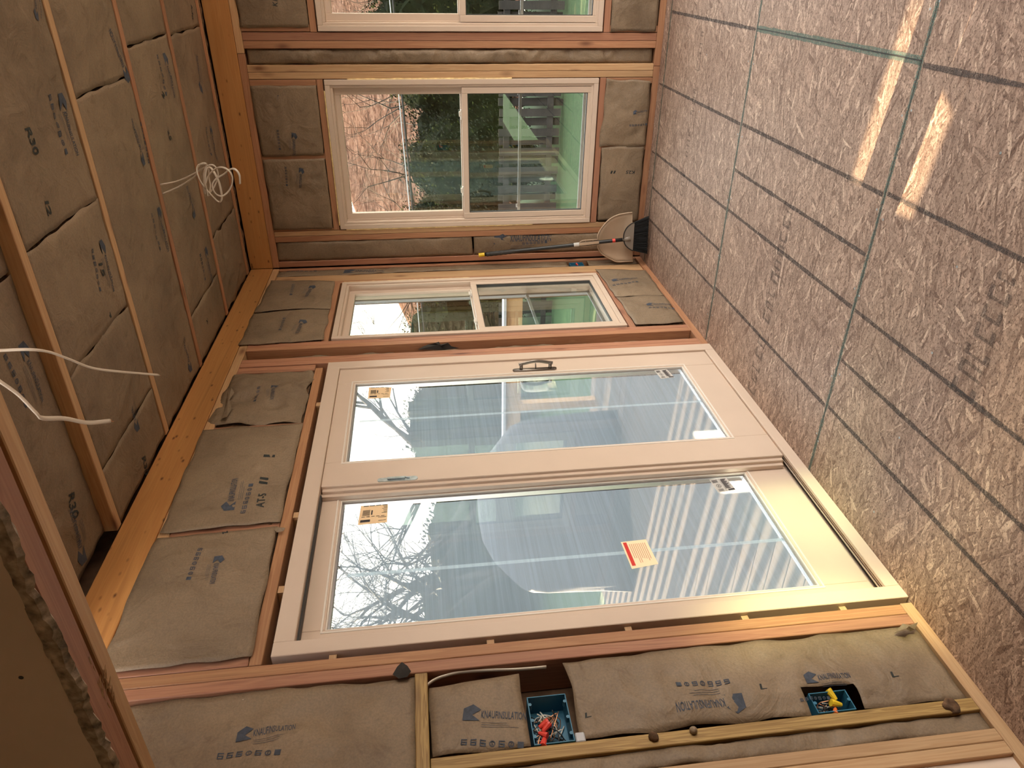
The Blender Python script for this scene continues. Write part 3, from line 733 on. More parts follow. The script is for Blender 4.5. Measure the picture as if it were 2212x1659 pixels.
keep(obj('door_frame', bm, VINYL), door)
bm = bmesh.new(); pbox(bm, 'L', Y0 + .053, 2.30, 0.031, 0.036, -0.024, -0.033); pbox(bm, 'L', Y0 + .053, 2.30, 0.031, 0.034, -0.037, -0.060)
keep(obj('sill_track', bm, GASK), door)
def door_panel(name, u0, u1, v0, v1, gl, w, th, label):
    """gl: glass opening (u0,u1,v0,v1)"""
    a, b, c, d = gl; bm = bmesh.new()
    pbox(bm, 'L', u0, a, v0, v1, w, w - th, .002); pbox(bm, 'L', b, u1, v0, v1, w, w - th, .002)
    pbox(bm, 'L', a, b, v0, c, w - .0005, w - th, .002); pbox(bm, 'L', a, b, d, v1, w - .0005, w - th, .002)
    r = keep(obj(name, bm, VINYL), door); r['label'] = label
    bm = bmesh.new(); ring_frame(bm, 'L', a - .014, b + .014, c - .014, d + .014, 0.007, w + .0025, w - .004, .001)
    ring_frame(bm, 'L', a - .001, b + .001, c - .001, d + .001, 0.006, w - .003, w - .02, .001)
    q = keep(obj('glazing_bead', bm, VINYLW), door); q.parent = r
    bm = bmesh.new(); ring_frame(bm, 'L', a + .005, b - .005, c + .005, d - .005, 0.007, w - .014, w - .034, 0)
    q = keep(obj('spacer_bar', bm, ALU), door); q.parent = r
    bm = bmesh.new(); pbox(bm, 'L', a, b, c, d, w - .0155, w - .0175); q = keep(obj('glass', bm, DGLASS), door); q.parent = r
    return r
WS = -0.006; WF = -0.052
slide = door_panel('sliding_panel', 2.285, 3.222, 0.052, 1.957, (2.440, 3.082, 0.222, 1.876), WS, 0.040, 'inner sliding panel with the pull handle')
fixed = door_panel('fixed_panel', 1.500, 2.360, 0.050, 1.975, (1.614, 2.252, 0.226, 1.882), WF, 0.040, 'outer panel carrying the warning card')
bm = bmesh.new()        # interlock strips on the meeting stile
pbox(bm, 'L', 2.268, 2.286, 0.056, 1.953, WS - .012, WS - .042, .002); pbox(bm, 'L', 2.252, 2.270, 0.060, 1.965, WS - .026, WS - .045, .001)
q = keep(obj('interlock_strip', bm, VINYL), door); q.parent = slide
bm = bmesh.new(); pbox(bm, 'L', 3.218, 3.226, 0.07, 1.955, WS - .012, WS - .03); q = keep(obj('weather_seal', bm, GASK), door)
bm = bmesh.new(); pbox(bm, 'L', 1.537, 1.544, 0.06, 1.93, WF - .002, WF - .03); pbox(bm, 'L', 1.54, 2.25, 1.952, 1.9575, WS - .014, WS - .04); q = keep(obj('shadow_gap_seal', bm, GASK), door)
def film(parent, a, b, c, d, w, seam):
    bm = bmesh.new(); nu, nv = 20, 30
    V = [[bm.verts.new(PT('L', a + (b - a) * i / nu, c + (d - c) * j / nv, w + 0.0012 * noise.noise(Vector((i * .7, j * .5, seam * 5))))) for i in range(nu + 1)] for j in range(nv + 1)]
    for j in range(nv):
        for i in range(nu): bm.faces.new((V[j][i], V[j][i + 1], V[j + 1][i + 1], V[j + 1][i]))
    q = keep(obj('protective_film', bm, FILM, smooth=True), door); q.parent = parent; q['label'] = 'hazy blue protective film on the glass'
    bm = bmesh.new(); put_rect(bm, lambda x, y: PT('L', x, y, w + .002), seam - .009, c, seam + .007, d - 0.03, n=6)
    q = keep(obj('film_seam', bm, FILM2), door); q.parent = parent; q['label'] = 'white overlap seam of the film'
film(slide, 2.442, 3.045, 0.235, 1.868, WS - .026, 2.775)
film(fixed, 1.620, 2.225, 0.235, 1.862, WF - .026, 1.868)
# stickers on the glass
def sticker(parent, name, quadpx, w, mat, label, content):
    P = [at(x, y, 0, w) for x, y in quadpx]        # corners: text origin, along, across-along, across (seen in the photo)
    o0, ex, ey = P[0], P[1] - P[0], P[3] - P[0]
    fn = lambda x, y: o0 + ex * x + ey * y + Vector((0.0008, 0, 0))
    bm = bmesh.new(); V = [bm.verts.new(Vector(p)) for p in P]; V2 = [bm.verts.new(Vector(p) - Vector((.0006, 0, 0))) for p in P]
    bm.faces.new(V); bm.faces.new(list(reversed(V2)))
    for k in range(4): bm.faces.new((V[k], V2[k], V2[(k + 1) % 4], V[(k + 1) % 4]))
    s = keep(obj(name, bm, mat), door); s.parent = parent; s['label'] = label
    bm = bmesh.new(); content(bm, fn); return s, bm
def c_order(bm, fn):
    rr = random.Random(4)
    put_rect(bm, fn, .06, .10, .40, .22)
    for k in range(9): put_rect(bm, fn, .10, .44 + .034 * k, .36, .455 + .034 * k)
    put_rect(bm, fn, .40, .46, .45, .70)
    for k in range(4): put_rect(bm, fn, .10 + .22 * k, .93, .28 + .22 * k, .965)
    for k in range(5): put_rect(bm, fn, .08 + .17 * k, .36, .20 + .17 * k, .385)
    for y in (.86, .80, .74, .66, .58, .52, .29, .12): put_rect(bm, fn, .95 - rr.uniform(.1, .3), y, .95, y + .022)
def c_nfrc(bm, fn):
    rr = random.Random(9)
    put_ring(bm, fn, .26, .45, .13, .02); put_text(bm, 'X', fn, .19, .37, .14, .16)
    for k in range(5): put_rect(bm, fn, .06, .70 + .045 * k, .36, .72 + .045 * k)
    for k in range(4): put_rect(bm, fn, .10, .08 + .04 * k, .38, .095 + .04 * k)
    for k in range(13): put_rect(bm, fn, .54, .20 + .055 * k, .54 + rr.uniform(.2, .38), .235 + .055 * k)
    put_rect(bm, fn, .62, .04, .97, .14); put_rect(bm, fn, .49, .04, .50, .96)
for par, q, lab in ((slide, [(797, 837), (846, 837), (842, 859), (795, 861)], 'cream order sticker high on the sliding panel'), (fixed, [(780, 1093), (838, 1090), (836, 1128), (773, 1134)], 'cream order sticker high on the fixed panel')):
    w = (WS if par is slide else WF) - .0125
    q = [q[3], q[2], q[1], q[0]]
    s, bm = sticker(par, 'order_sticker', q, w, LABELY, lab, c_order); o_ = keep(obj('sticker_print', bm, INKB, recalc=False), door); o_.parent = par
for par, q, lab in ((slide, [(1428, 818), (1457, 815), (1440, 797), (1413, 800)], 'small grey certification sticker low on the sliding panel'), (fixed, [(1552, 1064), (1590, 1058), (1568, 1031), (1532, 1036)], 'small grey certification sticker low on the fixed panel')):
    w = (WS if par is slide else WF) - .0125
    s, bm = sticker(par, 'certification_sticker', q, w, LABELW, lab, c_nfrc); o_ = keep(obj('sticker_print', bm, INKB, recalc=False), door); o_.parent = par
# ivory card with red heading, folded away from the glass at its lower edge
w = WF - .006
s, bm = sticker(fixed, 'warning_card', [(1341, 1171), (1365, 1229), (1422, 1218), (1395, 1165)], w, LABELC, 'ivory card with a red heading on the glass', lambda b, f: None)
o0, ex, ey = at(1341, 1171, 0, w), at(1365, 1229, 0, w) - at(1341, 1171, 0, w), at(1395, 1165, 0, w) - at(1341, 1171, 0, w)
fn = lambda x, y: o0 + ex * x + ey * y + Vector((0.0008, 0, 0))
put_rect(bm, fn, .04, .06, .90, .20)
k_ = keep(obj('card_heading', bm, INKR, recalc=False), door); k_.parent = fixed
bm = bmesh.new(); rr = random.Random(2)
for k in range(9): put_rect(bm, fn, .12, .27 + .075 * k, .84 - rr.uniform(0, .2), .288 + .075 * k, mi=0)
k_ = keep(obj('card_print', bm, INKO, recalc=False), door); k_.parent = fixed
# pull handle
hnd = empty('x'); bpy.data.objects.remove(hnd)
bm = bmesh.new(); hu = 3.118
pl_ = [(hu + 0.012 * math.cos(a), (1.083 if a < PI else 0.883) + 0.012 * math.sin(a)) for a in [PI * k / 6 for k in range(7)] + [PI + PI * k / 6 for k in range(7)]]
prism(bm, pl_, lambda u, v, w: PT('L', u, v, w), WS + .0005, WS + .007)
tube(bm, [PT('L', hu, 0.905, WS + .004), PT('L', hu, 0.905, WS + .040)], 0.0085, 12); tube(bm, [PT('L', hu, 1.052, WS + .004), PT('L', hu, 1.052, WS + .040)], 0.0085, 12)
tube(bm, smooth_path([PT('L', hu, 0.893, WS + .036), PT('L', hu, 0.915, WS + .040), PT('L', hu - .002, 0.978, WS + .052), PT('L', hu, 1.042, WS + .040), PT('L', hu, 1.064, WS + .036)], 8), 0.0062, 10, rb=0.0085)
q = keep(obj('pull_handle', bm, BRONZE, smooth=True), door); q.parent = slide
bm = bmesh.new(); tube(bm, [PT('L', hu + .003, 0.978, WS), PT('L', hu + .003, 0.978, WS + .022)], 0.0035, 8); tube(bm, [PT('L', hu + .003, 0.978, WS + .02), PT('L', hu + .012, 0.978, WS + .032)], 0.003, 8)
q = keep(obj('thumb_latch', bm, BRONZE, smooth=True), door); q.parent = slide
bm = bmesh.new(); tube(bm, smooth_path([PT('L', hu - .03, 0.905, -0.05), PT('L', hu - .055, 0.92, -0.085), PT('L', hu - .062, 0.98, -0.09), PT('L', hu - .055, 1.04, -0.085), PT('L', hu - .03, 1.055, -0.05)], 6), 0.007, 8)
q = keep(obj('outside_handle', bm, VINYLW, smooth=True), door); q.parent = slide
# galvanised latch keeper on the meeting stile
bm = bmesh.new(); kc = 2.300
prism(bm, [(kc + 0.012 * math.cos(a), (1.727 if a < PI else 1.592) + 0.012 * math.sin(a)) for a in [PI * k / 6 for k in range(7)] + [PI + PI * k / 6 for k in range(7)]], lambda u, v, w: PT('L', u, v, w), WS + .0004, WS + .003)
pbox(bm, 'L', kc - .004, kc + .006, 1.63, 1.70, WS + .003, WS + .011, .001); tube(bm, [PT('L', kc + .006, 1.63, WS + .006), PT('L', kc, 1.612, WS + .006)], .003, 6)
q = keep(obj('latch_plate', bm, STEEL), door); q.parent = slide
# shims between door frame and trimmer
bm = bmesh.new()
for z in (0.55, 0.93, 1.36, 1.83, 0.22): pbox(bm, 'L', 1.4665, 1.482, z, z + 0.022, -0.010, -0.09)
for y in (1.75, 2.12, 2.9): pbox(bm, 'L', y, y + .03, 2.0215, 2.0425, -0.012, -0.09)
keep(obj('shims', bm, PALE[1]), door)

# ------------------------------------------------------------------ insulation batts
# ceiling bays (u=X, v=Y), w<0 is above the joist edge
WB = -0.006
wide = 'kraft batts between the ceiling joists'
def cb(u0, u1, v0, v1, label, skew=0.0, w=WB, **k):
    return batt('C', [(u0, v0), (u1, v0), (u1 + skew, v1), (u0 + skew * k.pop('sk0', 0), v1)], w, k.pop('bulge', 0.004), label, wide, **k)
cb(0.99, 3.4, 1.545, 2.098, 'ceiling kraft batt in the bay closest to the header, room side', w=-0.045, seed=1)
cb(0.006, 0.985, 1.545, 2.098, 'ceiling kraft batt in the bay closest to the header, ending at the beam', w=-0.045, seed=2,
   prints=[((35, 745), (85, 872), (0, 770), (48, 880)), ((183, 1212), (150, 1095))], marks=[('R30', (140, 1070), (152, 1125), 0.4)])
cb(1.035, 3.4, 2.144, 2.704, 'large ceiling batt stamped R30 I2 above the hanging cable', seed=3,
   prints=[((78, 45), (66, -40), (88, 40), (84, 2)), ((122, 202), (163, 338), (98, 205), (137, 332))], marks=[('R30', (47, 278), (68, 338), 0.42), ('I2', (93, 435), (103, 468), 0.6)])
cb(0.62, 1.03, 2.144, 2.704, 'short ceiling batt with torn curved seam beside the R30 batt', seed=4, bulge=0.010, prints=[((209, 520), (238, 632), (191, 538), (206, 628))], marks=[('15', (205, 570), (213, 600), 0.6)])
cb(0.245, 0.615, 2.144, 2.704, 'ceiling batt marked 4 beneath the cable end', seed=5, marks=[('4', (232, 672), (234, 688), 0.7)])
cb(0.006, 0.240, 2.144, 2.704, 'last ceiling batt by the beam in the cable bay', seed=6, bulge=0.0, prints=[((297, 928), (276, 848))], marks=[('R30', (304, 990), (313, 1030), 0.4)])
cb(1.36, 3.4, 2.751, 3.302, 'ceiling batt before the step where a flap covers the joist', seed=7, prints=[((280, 172), (236, 60))], bulge=0.012)
cb(0.006, 1.355, 2.751, 3.302, 'long ceiling batt running from the flap to the beam', seed=8, prints=[((312, 355), (283, 255), (322, 352), (305, 265)), ((336, 450), (360, 545), (321, 462), (340, 540)), ((413, 800), (396, 728))])
cb(1.462, 3.4, 3.349, 3.918, 'ceiling batt with folded edge over the far joist bay', seed=9)
cb(0.262, 1.458, 3.349, 3.918, 'ceiling batt behind the coiled white cable', seed=10, bulge=0.008,
   prints=[((350, 115), (373, 212), (335, 118), (351, 205)), ((417, 468), (396, 400)), ((437, 538), (458, 612), (427, 550), (440, 605))], marks=[('3', (343, 205), (349, 217), 0.9), ('25', (355, 282), (361, 305), 0.6)])
cb(0.006, 0.258, 3.349, 3.918, 'small ceiling batt marked 2 tucked by the beam', seed=11, bulge=0.0, marks=[('2', (442, 692), (446, 702), 0.8)])
cb(1.452, 3.4, 3.965, 4.534, 'far ceiling batt with ragged end stamped at the edge of view', seed=12, marks=[('K30', (410, 10), (413, 40), 0.4)])
cb(0.45, 1.448, 3.965, 4.534, 'far ceiling batt along the orange beam', seed=13, prints=[((433, 202), (427, 122)), ((449, 272), (463, 347), (441, 275), (452, 335))])
cb(0.006, 0.445, 3.965, 4.534, 'torn ceiling batt in the far corner', seed=14, bulge=0.012, wr=2.0, rag=0.014)
bm = bmesh.new(); rr = random.Random(1); pr = None
for k in range(181):
    x = 0.01 + 3.5 * k / 180; ring = [bm.verts.new((x, 4.575 + dy, ZJ + dz + 0.012 * noise.noise(Vector((x * 18, q * 3, 0))))) for q, (dy, dz) in enumerate(((0, .03), (.012, .004), (.035, 0.0), (.058, .006), (.068, .03)))]
    if pr:
        for q in range(4): bm.faces.new((pr[q], ring[q], ring[q + 1], pr[q + 1]))
    pr = ring
tag(obj('insulation_strip', bm, FIBER, smooth=True), 'ragged brown wool strip stuffed beside the far orange beam', 'insulation')
o = bxobj('nailer', (0.003, 4.574, ZJ - 0.001), (RW, 4.582, ZJ + 0.05), PALE[0], ceiling)

# door wall (u=Y, v=Z)
K_ = -0.002
gA = 'kraft batts above the sliding door'
batt('L', [(1.485, 2.075), (2.062, 2.085), (2.045, 2.500), (1.478, 2.505)], 0.004, 0.006, 'batt above the fixed door panel, edge curling off the stud', gA, seed=21, flap=('s0', 0.02),
     prints=[((468, 1206), (454, 1269), (430, 1190), (404, 1259))], marks=[('z', (480, 1150), (481, 1156), 1.2)])
batt('L', [(2.078, 2.080), (2.735, 2.082), (2.722, 2.502), (2.066, 2.498)], 0.005, 0.004, 'batt above the door stamped AT-5 II 1', gA, seed=22, flap=('s0', 0.012),
     prints=[((502, 1106), (516, 1038), (530, 1112), (548, 1050))], marks=[('AT-5', (571, 1100), (577, 1068), 0.35), ('II', (578, 1050), (581, 1032), 0.6), ('1', (594, 992), (596, 984), 1.8)])
batt('L', [(2.760, 2.085), (3.235, 2.088), (3.225, 2.470), (2.775, 2.490)], -0.008, 0.010, 'crumpled batt above the door nearest the corner, torn top edge', gA, seed=23, wr=2.6, rag=0.012,
     prints=[((590, 838), (584, 869), (560, 842), (548, 872))])
gB = 'kraft batts around the side window'
batt('L', [(3.548, 2.070), (3.944, 2.072), (3.930, 2.500), (3.530, 2.505)], 0.003, 0.004, 'batt above the side window, near half', gB, seed=24, prints=[((651, 693), (637, 722), (612, 690), (602, 715))], flap=('s1', .02))
batt('L', [(3.950, 2.072), (4.372, 2.078), (4.420, 2.480), (3.940, 2.500)], 0.004, 0.004, 'batt above the side window, far half', gB, seed=25, prints=[((672, 620), (658, 643), (632, 618), (626, 640))], flap=('s0', .025))
batt('L', [(3.560, 0.050), (3.935, 0.048), (3.940, 0.345), (3.556, 0.335)], 0.003, 0.006, 'batt below the side window, near half', gB, seed=26, prints=[((1397, 662), (1451, 660), (1402, 668), (1456, 668))], flap=('s1', .02))
batt('L', [(3.940, 0.048), (4.360, 0.046), (4.415, 0.372), (3.945, 0.350)], 0.004, 0.004, 'batt below the side window, far half', gB, seed=27, prints=[((1323, 609), (1378, 603), (1325, 619), (1378, 613))], flap=('s0', .02))
batt('L', [(3.376, 0.05), (3.470, 0.05), (3.470, 2.455), (3.376, 2.455)], -0.060, 0.0, 'narrow wool-stuffed gap between the door and side window studs', None, seed=28, wr=3)
batt('L', [(4.522, 0.05), (4.610, 0.05), (4.610, 2.458), (4.522, 2.458)], -0.012, 0.0, 'narrow kraft strip in the corner bay with the blue box', None, seed=29, wr=1.5,
     prints=[((742, 590), (830, 588), (620, 588), (682, 588))], marks=[], holes=[(4.45, 4.62, 0.40, 0.53)])
# near bays
batt('L', [(1.030, 1.604), (1.380, 1.604), (1.380, 2.460), (1.030, 2.460)], -0.018, 0.012, 'upper batt in the bay beside the door, left edge peeling', None, seed=31, wr=1.8, flap=('s1', 0.012),
     prints=[((512, 1608), (640, 1583), (470, 1648), (604, 1640))])
batt('L', [(1.127, 1.295), (1.352, 1.300), (1.335, 1.560), (1.127, 1.556)], -0.012, 0.008, 'square batt between the wood block and the upper blue box', None, seed=32, wr=1.3, rag=0.004,
     prints=[((999, 1555), (1137, 1556), (995, 1612), (1128, 1618))])
batt('L', [(1.127, 0.046), (1.381, 0.046), (1.381, 1.165), (1.135, 1.160)], -0.016, 0.016, 'long lower batt below the upper blue box', None, seed=33, wr=1.6, flap=('s1', 0.012), holes=[(1.10, 1.200, 0.36, 0.515)],
     prints=[((1602, 1512), (1455, 1531), (1570, 1480), (1459, 1486)), ((1738, 1483), (1836, 1472), (1728, 1522), (1790, 1518))], marks=[('L', (1264, 1552), (1278, 1550), 0.8), ('L', (1640, 1500), (1655, 1498), 0.8), ('L', (1925, 1470), (1940, 1468), 0.8)])
batt('L', [(1.028, 0.045), (1.081, 0.045), (1.081, 1.560), (1.028, 1.560)], -0.020, 0.004, 'slim kraft strip between the treated stud and the doubled studs', None, seed=34, wr=1.4)
batt('L', [(0.916, 0.045), (0.953, 0.045), (0.953, 2.45), (0.916, 2.45)], -0.03, 0.0, 'kraft sliver behind the doorway jamb', None, seed=35)
# far wall (u=X, v=Z)
gC = 'kraft batts around the far windows'
batt('F', [(0.258, 2.084), (0.708, 2.084), (0.705, 2.458), (0.262, 2.458)], 0.002, 0.004, 'batt above the corner window, left piece', gC, seed=41, wr=1.2, prints=[((648, 362), (646, 405), (615, 360), (618, 400))], rag=0.004)
batt('F', [(0.728, 2.086), (1.128, 2.084), (1.130, 2.460), (0.722, 2.458)], 0.002, 0.004, 'batt above the corner window, right piece', gC, seed=42, prints=[((632, 286), (633, 334), (598, 280), (603, 322)), ((600, 205), (600, 215))], rag=0.004)
batt('F', [(1.440, 2.082), (2.10, 2.082), (2.10, 2.462), (1.435, 2.462)], 0.002, 0.004, 'batt above the window at the edge of view', gC, seed=43, marks=[('K1', (600, 14), (600, 0), 0.8)])
batt('F', [(0.252, 0.048), (0.748, 0.046), (0.745, 0.330), (0.262, 0.328)], 0.002, 0.004, 'batt below the corner window stamped K25 II', gC, seed=44, marks=[('K25', (1371, 368), (1352, 368), 0.35), ('II', (1330, 368), (1318, 368), 0.5)])
batt('F', [(0.752, 0.045), (1.150, 0.055), (1.155, 0.330), (0.755, 0.350)], 0.004, 0.006, 'creased batt below the corner window, right piece', gC, seed=45, wr=2, prints=[((1366, 245), (1398, 241), (1358, 272), (1396, 270))])
batt('F', [(1.418, 0.048), (2.20, 0.045), (2.20, 0.332), (1.418, 0.330)], 0.002, 0.006, 'batt below the window at the edge of view', gC, seed=46, wr=2)
batt('F', [(1.242, 0.05), (1.325, 0.05), (1.325, 2.455), (1.242, 2.455)], -0.028, 0.012, 'rolled kraft insulation stuffed between the two far windows', None, seed=47, wr=3.2, rag=0.004)
batt('F', [(0.046, 1.172), (0.174, 1.178), (0.174, 2.458), (0.046, 2.458)], -0.012, 0.006, 'kraft batt in the corner bay, upper piece', None, seed=48)
batt('F', [(0.046, 0.05), (0.174, 0.05), (0.174, 1.160), (0.046, 1.165)], -0.012, 0.006, 'kraft batt behind the broom, lower piece', None, seed=49, prints=[((1066, 522), (1190, 520), (1128, 528), (1180, 524))])

bm = bmesh.new()
for pl, (a, b, c, d), (ia, ib, ic, id_) in (('L', DO, (1.49, 3.284, -.05, 2.012)), ('L', SW, (3.565, 4.34, .395, 2.02)), ('F', W1, (.262, 1.152, .388, 2.028)), ('F', W2, (1.425, 2.315, .388, 2.028))):
    pbox(bm, pl, a - .05, ia, c - .04, d + .05, -.127, -.1455); pbox(bm, pl, ib, b + .05, c - .04, d + .05, -.127, -.1455)
    pbox(bm, pl, ia, ib, id_, d + .05, -.127, -.1455)
    if c > 0: pbox(bm, pl, ia, ib, c - .04, ic, -.127, -.1455)
tag(obj('trim_1', bm, WHITEP), 'outside casing around the openings', kind='structure')
#==THINGS==
# ------------------------------------------------------------------ broom and dustpan in the corner
def bp_(x, y, off=0.0):
    Y = 4.5
    for _ in range(4):
        p = at(x, y, 1, Y - off); Y = 4.475 + 0.115 * max(0.0, min(1.2, p.z / 1.13))
    return at(x, y, 1, Y - off)
root = thing('broom', 'black angle broom with yellow-tipped handle leaning in the corner', 'broom', bp_(1400, 510))
a, b = bp_(1045, 550), bp_(1352, 517)
bm = bmesh.new(); tube(bm, [a.lerp(b, t / 10) for t in range(11)], 0.0125, 14); keep(obj('handle', bm, BLACKP, smooth=True), root)
d = (a - b).normalized()
bm = bmesh.new(); tube(bm, [a - d * .006, a + d * 0.034], 0.0135, 14); keep(obj('handle_tip', bm, YELP), root)['label'] = 'yellow cap on the handle end'
bm = bmesh.new(); g0, g1 = a.lerp(b, .02), a.lerp(b, .22); tube(bm, [g0.lerp(g1, t / 12) for t in range(13)], [0.0145 if k % 2 else 0.0165 for k in range(13)], 12); keep(obj('grip', bm, GASK), root)
bm = bmesh.new(); g0, g1 = a.lerp(b, .635), a.lerp(b, .672); tube(bm, [g0, g1], 0.0132, 14); keep(obj('handle_label', bm, LABELW), root)['label'] = 'silver and red sticker band on the handle'
bm = bmesh.new(); g0, g1 = a.lerp(b, .905), a.lerp(b, .925); tube(bm, [g0, g1], 0.0132, 14); keep(obj('handle_label', bm, REDP), root)['label'] = 'small red sticker band low on the handle'
cap_px = [(1371, 480), (1363, 484), (1354, 492), (1348, 504), (1347, 516), (1350, 528), (1357, 536), (1365, 541), (1367, 541), (1369, 510)]
def slab(bm, px, o0, o1, mi=0):
    A_ = [bm.verts.new(bp_(x, y, o0)) for x, y in px]; B_ = [bm.verts.new(bp_(x, y, o1)) for x, y in px]; n = len(px)
    bm.faces.new(A_).material_index = mi; bm.faces.new(list(reversed(B_))).material_index = mi
    for k in range(n): bm.faces.new((A_[k], B_[k], B_[(k + 1) % n], A_[(k + 1) % n])).material_index = mi
bm = bmesh.new(); slab(bm, cap_px, -0.018, 0.026); bmesh.ops.bevel(bm, geom=bm.edges[:], offset=.003, segments=2, affect='EDGES')
hd_ = keep(obj('broom_head', bm, GREYP), root)
bm = bmesh.new(); tube(bm, [bp_(1346, 517, .012), bp_(1362, 515, .026)], 0.016, 12); r_ = keep(obj('head_socket', bm, GREYP, smooth=True), root); r_.parent = hd_
bm = bmesh.new(); tube(bm, smooth_path([bp_(x, y, .026) for x, y in cap_px[:9]], 3), 0.0035, 6); r_ = keep(obj('head_rim', bm, BLACKP, smooth=True), root); r_.parent = hd_
bm = bmesh.new(); rr = random.Random(8)
for k in range(620):
    f = rr.random(); t0 = bp_(1368 + (1366 - 1368) * f, 481 + 60 * f, rr.uniform(-.016, .022)); e = bp_(1402 - 4 * f + rr.uniform(-1, .6), 467 + 81 * f + rr.uniform(-1.5, 1.5), rr.uniform(-.020, .028)); e.z = max(0.004 + rr.random() * .004, e.z)
    tube(bm, [t0, t0.lerp(e, .55) + Vector((rr.uniform(-.002, .002), 0, 0)), e], [.0016, .0015, .001], 3, caps=False)
slab(bm, [(1369, 482), (1398, 470), (1396, 547), (1367, 540)], -0.012, 0.016)
keep(tag(obj('bristles', bm, BRIST), None, kind='stuff'), root)
pan = thing('dustpan', 'beige lobby dustpan clipped behind the broom handle', 'dustpan', bp_(1367, 515))
P_ = [(1366, 459), (1350, 461), (1333, 465), (1315, 475), (1300, 492), (1292.5, 505), (1291, 512), (1291.5, 516), (1290, 517.5)]
Q_ = [(1290, 528), (1292, 529), (1292, 537), (1302, 550), (1321, 561), (1333, 565.5), (1350, 565), (1367, 564)]
outline = P_ + Q_
bm = bmesh.new(); cu, cv = 1340.0, 515.0; K = 7; rows = []
for k in range(K + 1):
    f = k / K; rows.append([(cu + (x - cu) * f, cv + (y - cv) * f) for x, y in outline])
def pdep(x, y, f): return -0.026 - 0.030 * (1 - f ** 3) * (1 if x < 1352 else 0.6)
V = [[bm.verts.new(bp_(x, y, pdep(x, y, k / K))) for x, y in r] for k, r in enumerate(rows[1:], 1)]
c0 = bm.verts.new(bp_(cu, cv, pdep(cu, cv, 0))); n = len(outline)
for j in range(n): bm.faces.new((c0, V[0][j], V[0][(j + 1) % n]))
for k in range(K - 1):
    for j in range(n): bm.faces.new((V[k][j], V[k][(j + 1) % n], V[k + 1][(j + 1) % n], V[k + 1][j]))
sc1 = keep(obj('pan', bm, PANP, smooth=True), pan); md = sc1.modifiers.new('s', 'SOLIDIFY'); md.thickness = 0.003
bm = bmesh.new(); tube(bm, smooth_path([bp_(x, y, -0.020) for x, y in P_], 3), 0.0042, 6); tube(bm, smooth_path([bp_(x, y, -0.020) for x, y in Q_], 3), 0.0042, 6)
keep(obj('pan_rim', bm, PANP, smooth=True), pan)
bm = bmesh.new()
tube(bm, smooth_path([bp_(x, y, -.010) for x, y in ((1290, 517), (1270, 518.5), (1258, 520), (1252, 524), (1250, 528), (1253, 531), (1262, 532), (1275, 531), (1290, 528))], 4), 0.0032, 6)
slab(bm, [(1251, 524.5), (1294, 520.5), (1294, 526), (1252, 531)], -0.014, 0.014)
for x in (1265, 1281): tube(bm, [bp_(x, 517.5, -.008), bp_(x, 532.5, -.008)], .002, 6)
keep(obj('handle_clip', bm, PANP), pan)

# ------------------------------------------------------------------ wiring boxes
def jbox(u0, u1, v0, v1, w, label, nuts, wires, seed, group=None, ears=True):
    root = thing('wiring_box', label, 'electrical box', PT('L', (u0 + u1) / 2, v0, w), group)
    dp = 0.075; t = 0.003; bm = bmesh.new()
    for q in ((u0, u0 + t, v0, v1), (u1 - t, u1, v0, v1), (u0 + t, u1 - t, v0, v0 + t), (u0 + t, u1 - t, v1 - t, v1)): pbox(bm, 'L', *q, w, w - dp, .0006)
    pbox(bm, 'L', u0 + t, u1 - t, v0 + t, v1 - t, w - dp + t, w - dp)
    keep(obj('box_shell', bm, BLUEB), root)
    if ears:
        n = max(1, round((u1 - u0) / 0.048))
        for k in range(n):
            uc = u0 + (u1 - u0) * (k + .5) / n
            for v in (v0 + .006, v1 - .006):
                bm = bmesh.new(); tube(bm, [PT('L', uc, v, w + .0005), PT('L', uc, v, w - .02)], .0048, 10); tube(bm, [PT('L', uc, v, w + .0007), PT('L', uc, v, w + .0009)], .0018, 8)
                keep(obj('screw_boss', bm, BLUEB), root)
    rr = random.Random(seed); cu_, cv_ = (u0 + u1) / 2, (v0 + v1) / 2; hu_, hv_ = (u1 - u0) / 2 - .010, (v1 - v0) / 2 - .010
    for k in range(wires):
        m_, nm, rad = ((WBLK, 'black_wire', .0017), (WWHT, 'white_wire', .0017), (COPPER, 'copper_wire', .0013))[k % 3]
        p0 = (cu_ + hu_ * rr.uniform(-1, 1), cv_ + hv_ * rr.choice((-1, 1)), w - .068); pts = [PT('L', *p0)]
        for q in range(4): pts.append(PT('L', cu_ + hu_ * rr.uniform(-.75, .75), cv_ + hv_ * rr.uniform(-.7, .7), w - .055 + .012 * q + rr.uniform(-.005, .005)))
        bm = bmesh.new(); tube(bm, smooth_path(pts, 6), rad, 6); keep(obj(nm, bm, m_, smooth=True), root)
    for (fu, fv, an, m_, sc_) in nuts:
        c = PT('L', cu_ + hu_ * fu, cv_ + hv_ * fv, w - .012); dr = Vector((0.25, math.cos(an), math.sin(an))).normalized(); bm = bmesh.new()
        tube(bm, [c, c + dr * .006 * sc_, c + dr * .02 * sc_, c + dr * .024 * sc_], [.0042 * sc_, .0055 * sc_, .0078 * sc_, .0078 * sc_], 10)
        keep(obj('wire_nut', bm, m_, smooth=False), root)
    return root
jbox(1.124, 1.268, 1.180, 1.290, -0.004, 'wide blue wiring box with red wire nuts in the near stud bay', [(-.25, .72, -1.2, REDP, 1.25), (-.45, .55, -.9, REDP, 1.2), (-.5, .8, -2.2, REDP, 1.1), (-.75, .5, 2.8, REDP, 1.25)], 15, 3)
